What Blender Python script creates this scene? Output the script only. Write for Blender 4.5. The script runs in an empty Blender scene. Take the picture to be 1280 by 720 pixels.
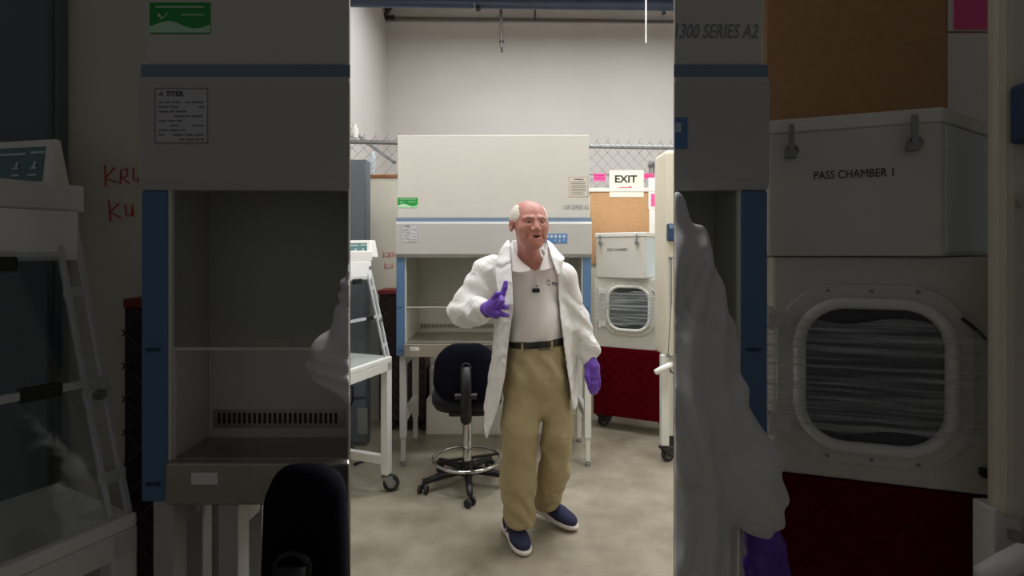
import bpy, bmesh, math, random
import numpy as np
from mathutils import Matrix, Vector
random.seed(7)
S = bpy.context.scene
COL = S.collection
F = 650.0            # focal length in pixels of the 1280 px wide frame
EYE = 1.49           # camera height
HOR = 315.0          # image row of the horizon
PI = math.pi

def P(px, py, d):
    return Vector(((px - 640) * d / F, d, EYE - (py - HOR) * d / F))

# ---------------------------------------------------------------- materials
def lin(r, g, b):
    f = lambda c: (c / 255 / 12.92) if c / 255 <= 0.04045 else ((c / 255 + 0.055) / 1.055) ** 2.4
    return (f(r), f(g), f(b), 1)

def mat(name, rgb, rough=0.5, metal=0.0, var=0.0, vscale=6.0, bump=0.0, bscale=60.0, spec=0.5, alpha=1.0, emit=0, sub=0, trans=0):
    m = bpy.data.materials.new(name); m.use_nodes = True
    nt = m.node_tree; b = nt.nodes['Principled BSDF']
    c = lin(*rgb)
    b.inputs['Roughness'].default_value = rough
    b.inputs['Metallic'].default_value = metal
    b.inputs['Specular IOR Level'].default_value = spec
    b.inputs['Alpha'].default_value = alpha
    b.inputs['Transmission Weight'].default_value = trans
    if sub:
        b.inputs['Subsurface Weight'].default_value = sub
        b.inputs['Subsurface Radius'].default_value = (1, .4, .25)
        b.inputs['Subsurface Scale'].default_value = .006
    tc = nt.nodes.new('ShaderNodeTexCoord')
    n = nt.nodes.new('ShaderNodeTexNoise'); n.inputs['Scale'].default_value = vscale; n.inputs['Detail'].default_value = 5
    nt.links.new(tc.outputs['Object'], n.inputs['Vector'])
    r = nt.nodes.new('ShaderNodeValToRGB')
    v = max(var, 0.012)
    r.color_ramp.elements[0].position = .3; r.color_ramp.elements[1].position = .7
    r.color_ramp.elements[0].color = tuple(x * (1 - v) for x in c[:3]) + (1,)
    r.color_ramp.elements[1].color = tuple(min(1, x * (1 + v)) for x in c[:3]) + (1,)
    nt.links.new(n.outputs['Fac'], r.inputs['Fac'])
    nt.links.new(r.outputs['Color'], b.inputs['Base Color'])
    if bump:
        n2 = nt.nodes.new('ShaderNodeTexNoise'); n2.inputs['Scale'].default_value = bscale; n2.inputs['Detail'].default_value = 4
        nt.links.new(tc.outputs['Object'], n2.inputs['Vector'])
        bp = nt.nodes.new('ShaderNodeBump'); bp.inputs['Strength'].default_value = bump; bp.inputs['Distance'].default_value = .01
        nt.links.new(n2.outputs['Fac'], bp.inputs['Height']); nt.links.new(bp.outputs['Normal'], b.inputs['Normal'])
    if emit:
        b.inputs['Emission Color'].default_value = c; b.inputs['Emission Strength'].default_value = emit
    return m

M = {}
M['wall'] = mat('wall paint', (196, 190, 186), .85, var=.03, vscale=1.2)
M['wall_cream'] = mat('cream partition paint', (210, 205, 190), .7, var=.03, vscale=1.5)
M['ceiling'] = mat('ceiling paint', (150, 145, 140), .9)
M['wood_cap'] = mat('wood cap', (150, 92, 55), .6, var=.2, vscale=14)
M['white_trim'] = mat('white trim', (222, 220, 212), .5)
M['cork'] = mat('cork', (190, 148, 106), .9, var=.06, vscale=40, bump=.2, bscale=90)
M['bsc_cream'] = mat('cabinet cream enamel', (204, 201, 193), .45)
M['bsc_grey'] = mat('cabinet light grey plastic', (186, 183, 180), .35)
M['bsc_blue'] = mat('cabinet blue plastic', (84, 118, 156), .4)
M['blue_grey'] = mat('blue grey band', (112, 132, 156), .4)
M['steel'] = mat('brushed stainless steel', (178, 172, 162), .32, metal=.85, var=.05, vscale=30)
M['inner'] = mat('inner cabinet liner', (206, 203, 194), .4, metal=.05, var=.04, vscale=4)
M['leg_grey'] = mat('grey enamel leg', (186, 186, 182), .45)
M['leg_white'] = mat('white enamel leg', (222, 221, 215), .45)
M['white'] = mat('white enamel', (232, 231, 226), .4)
M['offwhite'] = mat('off white enamel', (217, 214, 207), .45)
M['pale_blue_white'] = mat('bluish white enamel', (212, 226, 234), .4)
M['beige'] = mat('beige enamel', (214, 207, 188), .45)
M['dark_slate'] = mat('slate blue grey enamel', (92, 101, 108), .5, var=.05, vscale=3)
M['black'] = mat('black plastic', (22, 22, 24), .45)
M['rubber'] = mat('dark rubber', (38, 38, 40), .7)
M['navy_fabric'] = mat('dark navy upholstery', (12, 13, 25), .9, bump=.25, bscale=300, spec=.1)
M['black_vinyl'] = mat('black vinyl', (22, 22, 27), .45, spec=.3)
M['chrome'] = mat('chrome', (205, 205, 205), .12, metal=1)
M['iron'] = mat('dark iron', (62, 60, 60), .5, metal=.6)
M['galv'] = mat('galvanised steel', (150, 152, 152), .4, metal=.6, var=.08, vscale=25)
M['pipe_blue'] = mat('blue black painted pipe', (44, 56, 82), .35, var=.2, vscale=5)
M['pipe_brown'] = mat('brown steel pipe', (92, 78, 76), .5)
M['red'] = mat('dark red panel', (88, 0, 14), .8, spec=.05, var=.10, vscale=5)
M['red_dark'] = mat('rust red rail', (120, 40, 30), .6)
M['ink'] = mat('black ink', (38, 38, 40), .7)
M['ink_grey'] = mat('grey ink', (120, 122, 124), .7)
M['text_grey'] = mat('slate lettering', (128, 136, 146), .6)
M['ink_red'] = mat('red marker', (196, 58, 62), .7)
M['paper'] = mat('white paper', (236, 234, 230), .8)
M['paper_cream'] = mat('cream paper', (236, 232, 214), .8)
M['label_grey'] = mat('grey label', (196, 195, 200), .6)
M['label_warn'] = mat('warning label paper', (214, 205, 192), .7)
M['label_edge'] = mat('pinkish label edge', (188, 160, 150), .7)
M['green'] = mat('green sticker', (22, 150, 58), .5)
M['pale_green'] = mat('pale green sticker', (186, 226, 190), .5)
M['pink'] = mat('pink paper', (248, 96, 160), .8)
M['arrow'] = mat('red arrow', (200, 62, 78), .7)
M['panel_blue'] = mat('blue membrane panel', (86, 126, 178), .4)
M['panel_teal'] = mat('dark teal membrane panel', (92, 128, 128), .4)
M['key'] = mat('pale keys', (196, 208, 220), .5)
M['dark_blue'] = mat('dark blue plastic', (36, 58, 92), .4)
M['tube_light'] = mat('white lamp cover', (245, 245, 245), .3)

def glass(name, rgb, k, rough=.05):
    m = bpy.data.materials.new(name); m.use_nodes = True
    nt = m.node_tree; nt.nodes.clear()
    out = nt.nodes.new('ShaderNodeOutputMaterial'); mx = nt.nodes.new('ShaderNodeMixShader')
    t = nt.nodes.new('ShaderNodeBsdfTransparent'); t.inputs['Color'].default_value = lin(*rgb)
    g = nt.nodes.new('ShaderNodeBsdfGlossy'); g.inputs['Roughness'].default_value = rough
    lw = nt.nodes.new('ShaderNodeLayerWeight'); lw.inputs['Blend'].default_value = .5
    pw = nt.nodes.new('ShaderNodeMath'); pw.operation = 'POWER'; pw.inputs[1].default_value = 5
    ad = nt.nodes.new('ShaderNodeMath'); ad.operation = 'MULTIPLY_ADD'; ad.inputs[1].default_value = .5; ad.inputs[2].default_value = k
    nt.links.new(lw.outputs['Facing'], pw.inputs[0]); nt.links.new(pw.outputs[0], ad.inputs[0]); nt.links.new(ad.outputs[0], mx.inputs['Fac'])
    nt.links.new(t.outputs[0], mx.inputs[1]); nt.links.new(g.outputs[0], mx.inputs[2]); nt.links.new(mx.outputs[0], out.inputs['Surface'])
    return m
M['glass'] = glass('clear sash glass', (236, 238, 236), .01)
M['acrylic'] = glass('clear acrylic', (238, 240, 240), .035)
M['frost'] = mat('cloudy acrylic', (196, 199, 202), .22)

def film_mat():
    m = bpy.data.materials.new('stretch film'); m.use_nodes = True
    nt = m.node_tree; nt.nodes.clear()
    out = nt.nodes.new('ShaderNodeOutputMaterial'); mx = nt.nodes.new('ShaderNodeMixShader')
    t = nt.nodes.new('ShaderNodeBsdfTransparent')
    b = nt.nodes.new('ShaderNodeBsdfPrincipled'); b.inputs['Base Color'].default_value = lin(205, 212, 216); b.inputs['Roughness'].default_value = .25
    tc = nt.nodes.new('ShaderNodeTexCoord'); mp = nt.nodes.new('ShaderNodeMapping'); mp.inputs['Scale'].default_value = (1.6, 1.6, 55)
    n = nt.nodes.new('ShaderNodeTexNoise'); n.inputs['Scale'].default_value = 2.0; n.inputs['Detail'].default_value = 4
    r = nt.nodes.new('ShaderNodeValToRGB'); r.color_ramp.elements[0].position = .42; r.color_ramp.elements[0].color = (.10, .10, .10, 1)
    r.color_ramp.elements[1].position = .72; r.color_ramp.elements[1].color = (.6, .6, .6, 1)
    nt.links.new(tc.outputs['Object'], mp.inputs['Vector']); nt.links.new(mp.outputs[0], n.inputs['Vector'])
    nt.links.new(n.outputs['Fac'], r.inputs['Fac']); nt.links.new(r.outputs[0], mx.inputs['Fac'])
    nt.links.new(t.outputs[0], mx.inputs[1]); nt.links.new(b.outputs[0], mx.inputs[2]); nt.links.new(mx.outputs[0], out.inputs['Surface'])
    return m
M['film'] = film_mat()

def concrete():
    m = mat('worn concrete', (160, 152, 136), .42, var=.1, vscale=.9)
    nt = m.node_tree; b = nt.nodes['Principled BSDF']
    ramp = b.inputs['Base Color'].links[0].from_node
    tc = [n for n in nt.nodes if n.type == 'TEX_COORD'][0]
    n = nt.nodes.new('ShaderNodeTexNoise'); n.inputs['Scale'].default_value = 3.2; n.inputs['Detail'].default_value = 9; n.inputs['Roughness'].default_value = .65
    nt.links.new(tc.outputs['Object'], n.inputs['Vector'])
    r2 = nt.nodes.new('ShaderNodeValToRGB'); r2.color_ramp.elements[0].position = .33; r2.color_ramp.elements[0].color = (.66, .64, .60, 1)
    r2.color_ramp.elements[1].position = .62; r2.color_ramp.elements[1].color = (1.04, 1.04, 1.03, 1)
    nt.links.new(n.outputs['Fac'], r2.inputs['Fac'])
    mix = nt.nodes.new('ShaderNodeMix'); mix.data_type = 'RGBA'; mix.blend_type = 'MULTIPLY'; mix.inputs[0].default_value = 1
    nt.links.new(ramp.outputs[0], mix.inputs[6]); nt.links.new(r2.outputs[0], mix.inputs[7])
    v = nt.nodes.new('ShaderNodeTexVoronoi'); v.inputs['Scale'].default_value = 1.7; v.feature = 'F1'
    nt.links.new(tc.outputs['Object'], v.inputs['Vector'])
    r3 = nt.nodes.new('ShaderNodeValToRGB'); r3.color_ramp.elements[0].position = .012; r3.color_ramp.elements[0].color = (.3, .28, .26, 1)
    r3.color_ramp.elements[1].position = .03; r3.color_ramp.elements[1].color = (1, 1, 1, 1)
    nt.links.new(v.outputs['Distance'], r3.inputs['Fac'])
    mix2 = nt.nodes.new('ShaderNodeMix'); mix2.data_type = 'RGBA'; mix2.blend_type = 'MULTIPLY'; mix2.inputs[0].default_value = 1
    nt.links.new(mix.outputs[2], mix2.inputs[6]); nt.links.new(r3.outputs[0], mix2.inputs[7])
    nt.links.new(mix2.outputs[2], b.inputs['Base Color'])
    return m
M['floor'] = concrete()

# ---------------------------------------------------------------- objects
def tag(o, label=None, cat=None, group=None, kind=None):
    if label: o['label'] = label
    if cat: o['category'] = cat
    if group: o['group'] = group
    if kind: o['kind'] = kind
    return o

def thing(name, loc, label, cat, rz=0.0, group=None):
    o = bpy.data.objects.new(name, None); COL.objects.link(o)
    o.empty_display_size = .1
    o.location = loc; o.rotation_euler = (0, 0, rz)
    o['_m'] = [x for row in (Matrix.Translation(loc) @ Matrix.Rotation(rz, 4, 'Z')) for x in row]
    return tag(o, label, cat, group)

def wm(o):
    m = o['_m']; return Matrix((m[0:4], m[4:8], m[8:12], m[12:16]))

class MB:
    def __init__(s, xf=None): s.v = []; s.f = []; s.xf = xf
    def add(s, vs, fs, xf=None):
        k = len(s.v)
        for p in vs:
            p = Vector(p)
            if xf is not None: p = xf @ p
            if s.xf is not None: p = s.xf @ p
            s.v.append(p)
        s.f += [tuple(k + i for i in f) for f in fs]; return s
    def hexa(s, a, xf=None):      # a: 4 bottom + 4 top
        return s.add(a, [(3, 2, 1, 0), (4, 5, 6, 7), (0, 1, 5, 4), (1, 2, 6, 5), (2, 3, 7, 6), (3, 0, 4, 7)], xf)
    def box(s, x0, x1, y0, y1, z0, z1, xf=None):
        return s.hexa([(x0, y0, z0), (x1, y0, z0), (x1, y1, z0), (x0, y1, z0), (x0, y0, z1), (x1, y0, z1), (x1, y1, z1), (x0, y1, z1)], xf)
    def prism(s, poly, z0, z1, xf=None):
        n = len(poly)
        return s.add([(x, y, z0) for x, y in poly] + [(x, y, z1) for x, y in poly],
                     [tuple(range(n - 1, -1, -1)), tuple(range(n, 2 * n))] + [(i, (i + 1) % n, n + (i + 1) % n, n + i) for i in range(n)], xf)
    def extr(s, prof, fa, fb, xf=None):   # prof: (y,z) polygon; fa(y), fb(y): x of the two ends
        n = len(prof)
        return s.add([(fa(y), y, z) for y, z in prof] + [(fb(y), y, z) for y, z in prof],
                     [tuple(range(n - 1, -1, -1)), tuple(range(n, 2 * n))] + [(i, (i + 1) % n, n + (i + 1) % n, n + i) for i in range(n)], xf)
    def bar(s, a, b, w, h, up=(0, 0, 1), xf=None):   # rectangular bar from a to b
        a, b = Vector(a), Vector(b); d = (b - a).normalized(); u = Vector(up)
        sx = d.cross(u)
        if sx.length < 1e-4: sx = d.cross(Vector((0, 1, 0)))
        sx.normalize(); uu = sx.cross(d)
        c = [(-w / 2, -h / 2), (w / 2, -h / 2), (w / 2, h / 2), (-w / 2, h / 2)]
        return s.hexa([a + sx * i + uu * j for i, j in c] + [b + sx * i + uu * j for i, j in c], xf)
    def tube(s, pts, r, n=10, xf=None, closed=False):
        pts = [Vector(p) for p in pts]; m = len(pts)
        rs = r if isinstance(r, (list, tuple)) else [r] * m
        vs = []; ref = None
        for i, p in enumerate(pts):
            if closed: d = pts[(i + 1) % m] - pts[i - 1]
            else: d = pts[min(i + 1, m - 1)] - pts[max(i - 1, 0)]
            d.normalize()
            if ref is None:
                ref = d.cross(Vector((0, 0, 1)))
                if ref.length < 1e-3: ref = d.cross(Vector((1, 0, 0)))
            ref = (ref - d * ref.dot(d)).normalized(); o = d.cross(ref)
            for k in range(n):
                t = 2 * PI * k / n
                vs.append(p + (ref * math.cos(t) + o * math.sin(t)) * rs[i])
        fs = []
        for i in range(m if closed else m - 1):
            j = (i + 1) % m
            for k in range(n):
                fs.append((i * n + k, i * n + (k + 1) % n, j * n + (k + 1) % n, j * n + k))
        if not closed: fs += [tuple(range(n - 1, -1, -1)), tuple((m - 1) * n + k for k in range(n))]
        return s.add(vs, fs, xf)
    def cyl(s, a, b, r, r2=None, n=20, xf=None):
        return s.tube([a, b], [r, r if r2 is None else r2], n, xf)
    def ring(s, c, R, r, n=40, m=8, ax='z', xf=None):
        c = Vector(c); pts = []
        for k in range(n):
            t = 2 * PI * k / n; u, w = R * math.cos(t), R * math.sin(t)
            pts.append(c + Vector({'z': (u, w, 0), 'y': (u, 0, w), 'x': (0, u, w)}[ax]))
        return s.tube(pts, r, m, xf, closed=True)
    def ball(s, c, r, n=16, m=10, xf=None):
        r = r if isinstance(r, (tuple, list)) else (r, r, r); vs = []; fs = []
        for i in range(m + 1):
            ph = PI * i / m
            for k in range(n):
                t = 2 * PI * k / n
                vs.append((c[0] + r[0] * math.sin(ph) * math.cos(t), c[1] + r[1] * math.sin(ph) * math.sin(t), c[2] + r[2] * math.cos(ph)))
        for i in range(m):
            for k in range(n):
                fs.append((i * n + k, (i + 1) * n + k, (i + 1) * n + (k + 1) % n, i * n + (k + 1) % n))
        return s.add(vs, fs, xf)
    def lathe(s, prof, c, n=24, xf=None):
        vs = []; fs = []; m = len(prof)
        for r, z in prof:
            for k in range(n):
                t = 2 * PI * k / n; vs.append((c[0] + r * math.cos(t), c[1] + r * math.sin(t), c[2] + z))
        for i in range(m - 1):
            for k in range(n): fs.append((i * n + k, i * n + (k + 1) % n, (i + 1) * n + (k + 1) % n, (i + 1) * n + k))
        fs += [tuple(range(n - 1, -1, -1)), tuple((m - 1) * n + k for k in range(n))]
        return s.add(vs, fs, xf)
    def build(s, name, material, parent=None, bevel=0.0, smooth=False, label=None, local=False, seg=2, solid=0, subd=0):
        me = bpy.data.meshes.new(name)
        inv = None
        if parent is not None and not local:
            inv = wm(parent).inverted()
        vs = [tuple(inv @ p) if inv is not None else tuple(p) for p in s.v]
        me.from_pydata(vs, [], s.f)
        bm = bmesh.new(); bm.from_mesh(me); bmesh.ops.remove_doubles(bm, verts=bm.verts, dist=1e-6)
        bmesh.ops.recalc_face_normals(bm, faces=bm.faces); bm.to_mesh(me); bm.free()
        o = bpy.data.objects.new(name, me); COL.objects.link(o)
        me.materials.append(material)
        if smooth: me.polygons.foreach_set('use_smooth', [True] * len(me.polygons))
        if parent is not None:
            o.parent = parent; o['_m'] = list(parent['_m'])
        else:
            o['_m'] = [x for row in Matrix.Identity(4) for x in row]
        if solid:
            q = o.modifiers.new('solid', 'SOLIDIFY'); q.thickness = solid; q.offset = 0
        if subd:
            q = o.modifiers.new('subd', 'SUBSURF'); q.levels = q.render_levels = subd
        if bevel:
            q = o.modifiers.new('bevel', 'BEVEL'); q.width = bevel; q.segments = seg; q.limit_method = 'ANGLE'; q.angle_limit = math.radians(40)
        if label: o['label'] = label
        return o

def frame(origin, ex, up=(0, 0, 1)):    # local x along ex, local z up, local -y towards the viewer of the face
    ex = Vector(ex).normalized(); ez = Vector(up).normalized(); ey = ez.cross(ex).normalized()
    m = Matrix.Identity(4)
    for i in range(3): m[i][0] = ex[i]; m[i][1] = ey[i]; m[i][2] = ez[i]; m[i][3] = origin[i]
    return m

def text(name, string, fr, width, material, parent=None, height=None, shear=0.0, bold=0.0, depth=.0006, label=None):
    """lettering laid on the plane of frame fr (x right, z up), centred on its origin"""
    cu = bpy.data.curves.new(name, 'FONT'); cu.body = string; cu.size = 1; cu.shear = shear; cu.offset = bold; cu.resolution_u = 3
    tmp = bpy.data.objects.new(name, cu); COL.objects.link(tmp)
    bpy.context.view_layer.update()
    me = bpy.data.meshes.new_from_object(tmp.evaluated_get(bpy.context.evaluated_depsgraph_get()))
    bpy.data.objects.remove(tmp); 
    xs = [v.co.x for v in me.vertices]; ys = [v.co.y for v in me.vertices]
    cx, cy = (min(xs) + max(xs)) / 2, (min(ys) + max(ys)) / 2
    k = width / (max(xs) - min(xs)); kz = k if height is None else height / (max(ys) - min(ys))
    mb = MB(fr)
    mb.add([((v.co.x - cx) * k, -depth, (v.co.y - cy) * kz) for v in me.vertices], [tuple(p.vertices) for p in me.polygons])
    bpy.data.meshes.remove(me)
    o = mb.build(name, material, parent)
    if label: o['label'] = label
    return o

def strokes(lines, r, fr=None, n=6):
    mb = MB(fr)
    for l in lines: mb.tube(l, r, n)
    return mb
# ---------------------------------------------------------------- the setting
def struct(name, mb, m, parent=None, bevel=0, smooth=False):
    o = mb.build(name, m, parent, bevel=bevel, smooth=smooth)
    if parent is None: o['kind'] = 'structure'
    return o

WY = 1.42            # invented front wall (with the tall opening), keeps the sides dim; distance from eye
OPX = 202 / F        # half width of the opening per metre of depth
struct('floor', MB().box(-4, 4.2, -1.5, 8.2, -.1, 0), M['floor'])
struct('wall_back', MB().box(-2.1, 4.2, 8.0, 8.15, 0, 5.3), M['wall'])
struct('wall_left', MB().box(-2.1, -1.93, 1.5, 8.0, 0, 5.3), M['wall'])
struct('wall_right', MB().box(4.0, 4.2, 1.5, 8.0, 0, 5.3), M['wall'])
struct('ceiling', MB().box(-2.1, 4.2, 1.42, 8.15, 5.3, 5.4), M['ceiling'])
t = .05
wf = MB()
wf.prism([(-4, WY), (-OPX * WY, WY), (-OPX * (WY + t), WY + t), (-4, WY + t)], 0, 3.3)
wf.prism([(OPX * WY, WY), (4.2, WY), (4.2, WY + t), (OPX * (WY + t), WY + t)], 0, 3.3)
wf.box(-4, 4.2, WY, WY + t, 3.3, 5.3)
wfront = struct('wall_front_added', wf, M['wall_cream'])

# low partition behind the cabinets
DL, DR = 4.62, 4.75
zl = EYE + (HOR - 222) * DL / F
zr = EYE + (HOR - 240) * DR / F
pl = struct('wall_partition_left', MB().box(-1.93, -.45, DL, DL + .1, 0, zl), M['wall_cream'])
struct('trim_1', MB().box(-1.93, -.45, DL - .015, DL + .115, zl, zl + .025), M['wood_cap'], bevel=.003)
struct('wall_partition_right', MB().box(-.45, 4.0, DR, DR + .1, 0, zr), M['wall_cream'])
struct('trim_2', MB().box(-.45, 4.0, DR - .02, DR + .12, zr, zr + .035), M['white_trim'], bevel=.003)

def handwriting(parent, pos, d, k):
    # pos(px, py) -> point on the wall
    L1 = [[(0, 0), (.4, 9)], [(5, 1), (0, 5.5), (6, 7)], [(7.5, 8), (8, 2), (11, 1.5), (11, 4.5), (8, 5), (12, 7.5)], [(14, 1), (14, 6), (16, 7), (17.5, 1.5)]]
    L2 = [[(2, 14), (2.8, 23)], [(7, 15.5), (2.5, 19), (8, 21.5)], [(10, 16), (10.5, 20.5), (13, 20.5), (13.5, 16), (14, 21)]]
    mb = MB()
    for l in L1 + L2:
        mb.tube([pos(x, y) for x, y in l], .0024 if k == 1 else .0020, 6)
    mb.build('handwriting', M['ink_red'], parent, label='red marker handwriting')
handwriting(pl, lambda x, y: P(479 + x * .85, 314 + y, DL - .001), DL, 1)
handwriting(wfront, lambda x, y: P(131 + x * 2.55, 206 + y * 3.1, WY - .001), WY, 2)

# ---------------------------------------------------------------- biosafety cabinets
def bsc(name, yf, s, zo, x0, x1, label, left=True, right=True, fa=None, fb=None):
    fa = fa or (lambda y: x0); fb = fb or (lambda y: x1)
    Y = lambda k: yf + k * s
    Z = lambda z: z + zo
    c = thing(name, ((x0 + x1) / 2, yf, 0), label, 'cabinet', group=None)
    zt = 2.30
    # upper housing
    def run(prof, n, m, i0=0, i1=0, **kw):
        return MB().extr([(Y(a), Z(b)) for a, b in prof], lambda y: fa(y) + i0, lambda y: fb(y) - i1).build(n, m, c, **kw)
    run([(.05, 1.725), (.6, 1.725), (.6, zt), (.05, zt)], 'upper_housing', M['bsc_cream'], .004 if left else 0, .012 if right else 0, bevel=.004)
    run([(.03, 1.69), (.6, 1.69), (.6, 1.725), (.03, 1.725)], 'blue_band', M['blue_grey'])
    run([(.0, 1.476), (.025, 1.452), (.16, 1.452), (.16, 1.69), (.03, 1.70), (.0, 1.684)], 'front_fascia', M['bsc_grey'], bevel=.003)
    # posts
    for on, end in ((left, 0), (right, 1)):
        if not on: continue
        a = x0 if end == 0 else x1 - .058
        p = MB().box(a, a + .058, Y(.03), Y(.14), Z(.775), Z(1.452)).build('side_post', M['bsc_blue'], c, bevel=.005)
        ins = x0 + .058 if end == 0 else x1 - .064
        MB().box(ins, ins + .006, Y(.04), Y(.1), Z(.78), Z(1.452)).build('edge_strip', M['offwhite'], p)
        for zz in (1.107, .815):
            MB().box(a + .012, a + .042, Y(.03) - .003, Y(.03) + .003, Z(zz - .004), Z(zz + .002)).build('post_notch', M['dark_blue'], p)
    iL = (lambda y: x0 + .058) if left else (lambda y: fa(y) + .001)
    iR = (lambda y: x1 - .058) if right else (lambda y: fb(y) - .001)
    def irun(prof, n, m, g=0.0, **kw):
        return MB().extr([(Y(a), Z(b)) for a, b in prof], lambda y: iL(y) + g, lambda y: iR(y) - g).build(n, m, c, **kw)
    irun([(.54, .80), (.58, .80), (.58, 1.69), (.54, 1.69)], 'back_liner', M['inner'])
    irun([(.16, 1.50), (.54, 1.50), (.54, 1.52), (.16, 1.52)], 'inner_roof', M['inner'])
    irun([(.10, .845), (.54, .845), (.54, .862), (.10, .862)], 'work_surface', M['steel'], bevel=.002)
    irun([(.0, .772), (.09, .772), (.09, .848), (.06, .866), (.0, .862)], 'front_sill', M['steel'], bevel=.004)
    irun([(.06, .772), (.58, .772), (.58, .790), (.06, .790)], 'floor_pan', M['steel'])
    MB().extr([(Y(.1), Z(.775)), (Y(.6), Z(.775)), (Y(.6), Z(1.69)), (Y(.1), Z(1.69))], lambda y: iL(y) - .03 if left else iL(y), lambda y: iL(y) - .001 if left else iL(y) + .004).build('side_liner', M['inner'], c)
    MB().extr([(Y(.1), Z(.775)), (Y(.6), Z(.775)), (Y(.6), Z(1.69)), (Y(.1), Z(1.69))], lambda y: iR(y) + .001 if right else iR(y) - .004, lambda y: iR(y) + .03 if right else iR(y)).build('side_liner', M['inner'], c)
    # exhaust slots along the foot of the back wall
    mb = MB(); y = Y(.538); xa, xb = iL(y) + .012, iR(y) - .012
    gr = MB().box(xa, xb, y - .004 * s, y + .004 * s, Z(.885), Z(.93)).build('grille', M['steel'], c)
    n = int((xb - xa - .02) / .0125)
    for i in range(n):
        x = xa + .012 + i * .0125
        mb.box(x, x + .006, y - .007 * s, y - .003 * s, Z(.896), Z(.922))
    mb.build('grille_slots', M['ink'], gr)
    # sash
    g = MB().extr([(Y(.065), Z(1.107)), (Y(.075), Z(1.107)), (Y(.075), Z(1.47)), (Y(.065), Z(1.47))], iL, iR).build('sash_glass', M['glass'], c)
    MB().extr([(Y(.060), Z(1.103)), (Y(.080), Z(1.103)), (Y(.080), Z(1.109)), (Y(.060), Z(1.109))], iL, iR).build('sash_edge', M['inner'], g)
    return c, Y, Z, iL, iR

def stand(c, Y, xs, z1, zo=0):
    for x in xs:
        f = MB().box(x - .022, x + .022, Y(.05), Y(.05) + .05, .20, z1).build('stand_leg', M['leg_grey'] if x < 0 else M['leg_white'], c, bevel=.003)
        MB().box(x - .016, x + .016, Y(.05) + .007, Y(.05) + .043, .035, .21).build('leg_extension', M['leg_grey'] if x < 0 else M['leg_white'], f, bevel=.003)
        MB().lathe([(.020, 0), (.020, .02), (.010, .026), (.010, .05)], (x, Y(.05) + .025, 0), 16).build('leveling_foot', M['galv'], f, smooth=False)
        b = MB().box(x - .022, x + .022, Y(.55) - .04, Y(.55), .20, z1).build('stand_leg', M['leg_grey'] if x < 0 else M['leg_white'], c, bevel=.003)
        MB().box(x - .016, x + .016, Y(.55) - .034, Y(.55) - .006, .035, .21).build('leg_extension', M['leg_grey'] if x < 0 else M['leg_white'], b)
        MB().lathe([(.020, 0), (.020, .02), (.010, .026), (.010, .05)], (x, Y(.55) - .02, 0), 16).build('leveling_foot', M['galv'], b)
        MB().box(x - .018, x + .018, Y(.05) + .05, Y(.55) - .04, z1 - .075, z1 - .01).build('stand_rail', M['leg_grey'], c, bevel=.003)
        MB().box(x - .018, x + .018, Y(.05) + .05, Y(.55) - .04, .30, .37).build('stand_rail', M['leg_grey'], c, bevel=.003)

def spec_label(c, x, w, z, h, y):
    l = MB().box(x, x + w, y - .0015, y, z - h, z).build('data_label', M['label_grey'], c, label='grey printed data label')
    fr = frame((x, y - .0018, z), (1, 0, 0)); mb = MB(fr)
    e = .0016
    for a in ((0, w, -e, 0), (0, w, -h, -h + e), (0, e, -h, 0), (w - e, w, -h, 0)): mb.box(a[0], a[1], -.0003, .0, a[2], a[3])
    mb.add([(w * .06, -.0004, -h * .13), (w * .17, -.0004, -h * .13), (w * .13, -.0004, -h * .05)], [(0, 1, 2)])
    rnd = random.Random(3)
    for i in range(9):
        zz = -h * (.24 + .085 * i); xx = w * .07
        while xx < w * .88:
            ww = w * rnd.uniform(.04, .22)
            if rnd.random() < .72: mb.box(xx, min(xx + ww, w * .93), -.0004, 0, zz - h * .028, zz)
            xx += ww + w * .03
    mb.build('print', M['ink_grey'], l)
    text('lettering', 'TITER', frame((x + w * .38, y - .002, z - h * .1), (1, 0, 0)), w * .34, M['ink'], l, height=h * .09, bold=.02)

def warn_label(c, x, w, z, h, y):
    l = MB().box(x, x + w, y - .0015, y, z - h, z).build('warning_label', M['label_warn'], c, label='warning label with rows of fine print')
    fr = frame((x, y - .0018, z), (1, 0, 0)); e = .004; mb = MB(fr)
    for a in ((0, w, -e, 0), (0, w, -h, -h + e), (0, e, -h, 0), (w - e, w, -h, 0)): mb.box(a[0], a[1], -.0003, .0, a[2], a[3])
    mb.build('label_border', M['label_edge'], l)
    mb = MB(fr); rnd = random.Random(5)
    for i in range(8):
        zz = -h * (.24 + .09 * i); mb.box(w * .1, w * rnd.uniform(.75, .92), -.0004, 0, zz - h * .035, zz)
    mb.build('print', M['ink_grey'], l)
    text('lettering', 'WARNING', frame((x + w * .5, y - .002, z - h * .13), (1, 0, 0)), w * .52, M['ink'], l, height=h * .07, bold=.03)

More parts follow.
